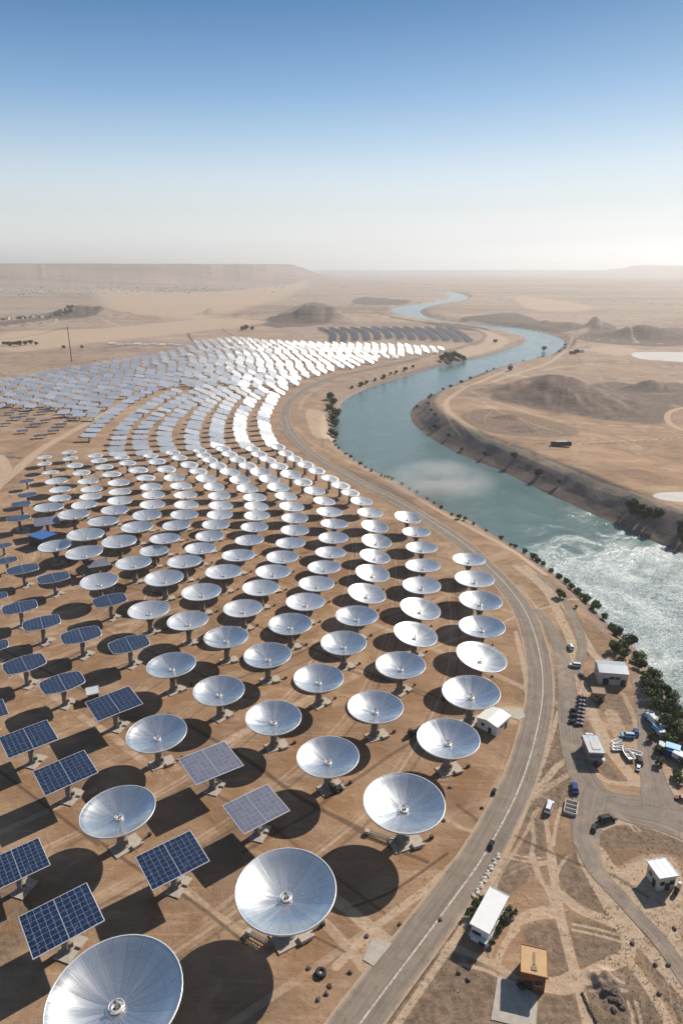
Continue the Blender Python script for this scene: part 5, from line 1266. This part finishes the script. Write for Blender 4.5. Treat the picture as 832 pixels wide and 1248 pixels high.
def trunk_mesh(seed):
    r = random.Random(seed); mb = MB(); mb.tube((0, 0, -.1), (.03, .02, .75), .075, .05, 8)
    for i in range(5):
        a = i * 1.3 + r.uniform(0, .5); mb.tube((.02, .01, .3 + .08 * i), (.55 * math.cos(a), .55 * math.sin(a), .75 + .12 * i), .035, .012, 6)
    return mb.mesh('trunk', BARK)
TR = [trunk_mesh(s) for s in (1, 2)]
def tree(px, py, s, label, group, dark=0, name='tree', cat='tree', sq=1.0):
    x, y, z, t = at(px, py); z = max(z, WZ + .2)
    o = empty(name, (x, y, z), rnd.uniform(0, 6.28), s); tag(o, label, cat, group); i = rnd.randrange(3)
    link('trunk', TR[i % 2], o); link('crown', (CR2 if dark else CR1)[i], o, (0, 0, .85 * sq), scale=(1, 1, sq)); return o
G1 = 'bushes along the near river bank'
lst = [(627, 668, 1.6), (639, 675, 2.0), (649, 682, 2.6), (655, 686, 2.2), (661, 690, 1.8), (671, 698, 1.8), (681, 706, 2.2), (689, 712, 2.2), (695, 718, 2.2), (703, 724, 2.2), (707, 729, 2.4), (714, 735, 2.8), (723, 744, 3.4), (735, 755, 2.2)]
for k, (px, py, s) in enumerate(lst): tree(px, py, s, f'round green bush at the water edge, {ordn(k + 1)} of the row leading down from the dishes', G1, name='bush', cat='bush')
lst = [(745, 768, 3.0), (751, 776, 3.8), (749, 794, 4.2), (757, 793, 3.8), (765, 789, 4.8), (760, 802, 3.4), (775, 808, 4.6), (778, 816, 3.8), (785, 832, 3.6), (794, 828, 4.2), (788, 842, 4.0), (798, 838, 3.8),
       (795, 853, 4.6), (805, 850, 4.4), (815, 858, 4.6), (800, 868, 4.8), (811, 873, 5.0), (822, 878, 4.8), (796, 880, 3.6), (808, 890, 4.6), (820, 895, 4.8), (812, 905, 4.0), (830, 905, 4.2), (804, 918, 2.6), (803, 932, 2.4), (828, 935, 2.6), (822, 948, 2.4), (827, 955, 2.0), (793, 903, 2.4)]
for k, (px, py, s) in enumerate(lst): tree(px, py, s * .76, f'leafy olive green tree, {ordn(k + 1)} along the bank going down from the hall', 'leafy trees on the bank below the hall', dark=k % 3 == 1)
tree(683, 728, 2.8, 'single round olive bush standing in the track fork above the gravel lane', None, name='bush', cat='bush'); tree(701, 741, 1.0, 'tiny bush beside the track below the round olive bush', None, name='bush', cat='bush')
for k, (px, py, s) in enumerate([(402, 487, 5.5), (406, 495, 6), (402, 502, 5), (409, 508, 6), (405, 515, 5), (408, 521, 5), (404, 530, 4), (409, 534, 3.5)]):
    tree(px, py, s, f'dark tree in the clump where the river bends, {ordn(k + 1)} from the top', 'trees at the near river bend', dark=1)
for k, (px, py, s) in enumerate([(538, 440, 7), (545, 438, 8), (552, 437, 8), (559, 438, 7), (564, 441, 6), (548, 442, 6)]):
    tree(px, py, s, f'dark tree in the lone clump on the far sandy bank, {ordn(k + 1)} from the left', 'tree clump on the far sandy bank', dark=1)
for k in range(9):
    tree(430 + k * 9 + rnd.uniform(-2, 2), 474 - k * 3.2 + rnd.uniform(-1, 1), rnd.uniform(2.4, 4.2), f'small dark bush on the inner bend bank, {ordn(k + 1)} from the left', 'bushes on the inner bend bank', dark=1, name='bush', cat='bush')
for k in range(14):
    f = k / 13; tree(420 + 10 * f + 60 * f * f * 3.0, 552 + 88 * f + rnd.uniform(-.5, .5) - 2, rnd.uniform(.8, 1.6), f'low scrub bush on the straight near bank, {ordn(k + 1)} from the river bend', 'low bushes on the straight near bank', name='bush', cat='bush') if False else None
BLs = smooth_line(np.array(BANK_L[8:19], float), 6)
for k in range(26):
    q = BLs[int(k / 26 * (len(BLs) - 1))]; tree(q[0] - 1.5 + rnd.uniform(-1, .5), q[1] + .5, rnd.uniform(.9, 1.9), f'low scrub bush on the straight near bank, {ordn(k + 1)} from the round bushes upstream', 'low bushes on the straight near bank', name='bush', cat='bush', dark=k % 2)
BRw = smooth_line(zpoly(BANK_R[4:19], WZ), 8)
nb = 28
for k in range(nb):
    i = int((k / nb) * (len(BRw) - 3)) + 1; tt = BRw[i + 1] - BRw[i - 1]; tt /= np.linalg.norm(tt); nn = np.array([tt[1], -tt[0]]); off = rnd.uniform(4, 20)
    q = BRw[i] + nn * off
    if inside(np.array([q[0]]), np.array([q[1]]), RIVER)[0]: q = BRw[i] - nn * off
    o = empty('bush', (q[0], q[1], hz(q[0], q[1])), rnd.uniform(0, 6), rnd.uniform(1.5, 3.2)); tag(o, f'dark bush on the steep far bank, {ordn(k + 1)} going up the river', 'bush', 'dark bushes on the steep far bank')
    link('trunk', TR[k % 2], o); link('crown', CR2[k % 3], o, (0, 0, .8))
for k, (px, py) in enumerate([(763, 613), (767, 617), (772, 615), (776, 621), (781, 619), (786, 624), (790, 622), (795, 627), (801, 626), (770, 622), (783, 627), (829, 640), (827, 648), (831, 655)]):
    tree(px, py + 6, rnd.uniform(2.2, 3.2), f'narrow dark tree on the steep far bank, {ordn(k + 1)} from the left of its row', 'narrow dark trees on the far bank', dark=1, sq=1.4)
for k, (px, py, s) in enumerate([(575, 1118, 1.6), (580, 1106, 1.4), (586, 1098, 1.0), (612, 1124, 1.8), (622, 1116, 1.5), (608, 1133, 1.3), (598, 1153, 1.0), (633, 1205, 1.2)]):
    tree(px, py, s, f'dark bush close around the long white shed, {ordn(k + 1)} of eight', 'bushes around the white shed', dark=1, name='bush', cat='bush')
for k, (px, py, s) in enumerate([(6, 421, 5), (12, 422, 6), (18, 421, 5), (24, 422, 7), (31, 421, 6), (38, 420, 6), (45, 421, 5), (296, 403, 7), (301, 402, 8), (307, 403, 7), (78, 425, 4), (100, 425, 4), (662, 431, 6), (621, 452, 5), (702, 431, 5), (603, 418, 5)]):
    tree(px, py, s, f'small dark far tree on the plain, {ordn(k + 1)} counted from the left cluster', 'scattered far trees on the plain', dark=1)

# scrub tufts and pebbles, uncountable
def scatter(name, label, m, n, regs, smin, smax, seed, flat=False):
    r = random.Random(seed); mb = MB()
    for i in range(n):
        a = r.choice(regs); px = r.uniform(a[0], a[2]); py = r.uniform(a[1], a[3]); x, y, t = atz(px, py)
        p2 = (px, py); s = r.uniform(smin, smax)
        if y > 600: continue
        z = hz(x, y) if py < 760 and px > 400 else 0.0
        if z < -.5: continue
        if name == 'dry_tufts':
            for k in range(5):
                th = r.uniform(0, 6.28); q = Vector((math.cos(th), math.sin(th), 0)) * s * .5; w_ = Vector((-q.y, q.x, 0)) * .4; up = Vector((0, 0, s * r.uniform(.3, .7)))
                b = Vector((x, y, z - .02)) + Vector((r.gauss(0, s * .4), r.gauss(0, s * .4), 0)); mb.add([b - w_, b + w_, b + q + up], [(0, 1, 2)])
        else:
            c = [Vector((x + s * math.cos(k * 1.57 + r.uniform(-.3, .3)), y + s * math.sin(k * 1.57), z - .02)) for k in range(4)]; top = Vector((x, y, z + s * .7)); mb.add(c + [top], [(0, 1, 4), (1, 2, 4), (2, 3, 4), (3, 0, 4)])
    o = mb.build(name, m); tag(o, label, name.replace('_', ' '), kind='stuff')
scatter('dry_tufts', 'dry brown tufts of grass scattered over the sand', LEAF3, 5200, [(480, 1000, 832, 1260), (640, 820, 720, 1000), (0, 600, 560, 1260), (640, 700, 760, 860), (720, 1000, 840, 1250)], .18, .5, 5)
scatter('pebbles', 'small brown pebbles scattered over the sand', ROCK, 3600, [(200, 900, 832, 1260), (640, 700, 800, 1000), (0, 700, 620, 1250)], .07, .2, 6)

# ------------------------------------------------------------------ village under the mesa
HM = []
for i, m in enumerate((WHITE, CREAM, BROWN)):
    mb = MB(); mb.box((0, 0, 4), (16, 12, 8)); mb.box((3, 1, 9), (7, 7, 3)); HM.append(mb.mesh('village_house', m))
rv = random.Random(11)
for k in range(170):
    px = rv.uniform(-5, 260) if k < 120 else rv.uniform(10, 420); f = px / 260; py = 356 - f * 4 + rv.gauss(0, 2.6)
    x, y, t = atz(px, py); o = link('village_house', HM[rv.choice((0, 0, 0, 1, 1))], None, (x, y, hz(x, y) - 1), (0, 0, rv.uniform(0, 3)), rv.uniform(.4, .85))
    tag(o, 'tiny pale house among many in the hazy village under the mesa', 'house', 'houses of the far village')
for k in range(40):
    px = rv.uniform(2, 90); py = 389.5 - px * .06 + rv.gauss(0, .5)
    x, y, t = atz(px, py); o = link('village_house', HM[rv.choice((1, 2, 2))], None, (x, y, hz(x, y) - .5), (0, 0, rv.uniform(0, 3)), rv.uniform(.5, .9))
    tag(o, 'tiny brown hut in the sparse line before the low left hill', 'hut', 'huts before the low left hill')
x, y, z, t = at(773, 404)
# ------------------------------------------------------------------ haze and mist
def volume(name, label, lo, hi, dens, col, aniso, noise=None):
    mb = MB(); c = [(a + b) / 2 for a, b in zip(lo, hi)]; d = [b - a for a, b in zip(lo, hi)]; mb.box((0, 0, 0), d)
    m = bpy.data.materials.new(name); m.use_nodes = True; nt = m.node_tree; nt.nodes.remove(nt.nodes['Principled BSDF'])
    v = nt.nodes.new('ShaderNodeVolumePrincipled'); v.inputs['Color'].default_value = (*col, 1); v.inputs['Density'].default_value = dens; v.inputs['Anisotropy'].default_value = aniso
    nt.links.new(v.outputs[0], nt.nodes['Material Output'].inputs['Volume'])
    if noise: noise(nt, v)
    o = mb.build(name, m, None, tuple(c)); tag(o, label, kind='stuff'); return o
volume('haze', 'thin pale haze hanging over the whole plain', (-30000, -7000, -14), (30000, 42000, 262), 8.5e-5, (1.0, .98, .955), .35)

def mist_nodes(nt, v):
    tc = nt.nodes.new('ShaderNodeTexCoord'); mp = nt.nodes.new('ShaderNodeMapping'); mp.inputs['Location'].default_value = (-1, -1, -1); mp.inputs['Scale'].default_value = (2, 2, 2)
    nt.links.new(tc.outputs['Generated'], mp.inputs[0]); le = nt.nodes.new('ShaderNodeVectorMath'); le.operation = 'LENGTH'; nt.links.new(mp.outputs[0], le.inputs[0])
    nz = nt.nodes.new('ShaderNodeTexNoise'); nz.inputs['Scale'].default_value = 1.3; nz.inputs['Detail'].default_value = 4; nt.links.new(mp.outputs[0], nz.inputs['Vector'])
    a = nt.nodes.new('ShaderNodeMapRange'); a.inputs[1].default_value = 1.0; a.inputs[2].default_value = .1; a.inputs[3].default_value = 0; a.inputs[4].default_value = 1; nt.links.new(le.outputs['Value'], a.inputs[0])
    b = nt.nodes.new('ShaderNodeMapRange'); b.inputs[1].default_value = .35; b.inputs[2].default_value = .75; b.inputs[3].default_value = 0; b.inputs[4].default_value = .075; nt.links.new(nz.outputs['Fac'], b.inputs[0])
    m = nt.nodes.new('ShaderNodeMath'); m.operation = 'MULTIPLY'; nt.links.new(a.outputs[0], m.inputs[0]); nt.links.new(b.outputs[0], m.inputs[1]); nt.links.new(m.outputs[0], v.inputs['Density'])
mx, my, _t = atz(548, 596, 0)
volume('mist', 'wisp of pale dust drifting over the river', (mx - 52, my - 40, WZ - 3), (mx + 36, my + 42, 20), .03, (1, .97, .93), .3, mist_nodes)
# ------------------------------------------------------------------ output
sc.view_settings.view_transform = 'Standard'; sc.view_settings.look = 'None'; sc.view_settings.gamma = 1; sc.view_settings.use_curve_mapping = False
sc.view_settings.exposure = 0.66
cy = sc.cycles; cy.max_bounces = 5; cy.diffuse_bounces = 2; cy.glossy_bounces = 3; cy.transmission_bounces = 2; cy.volume_bounces = 0; cy.use_denoising = True; cy.transparent_max_bounces = 4
cy.use_adaptive_sampling = True; cy.adaptive_threshold = .03
print('script', time.time() - T0)
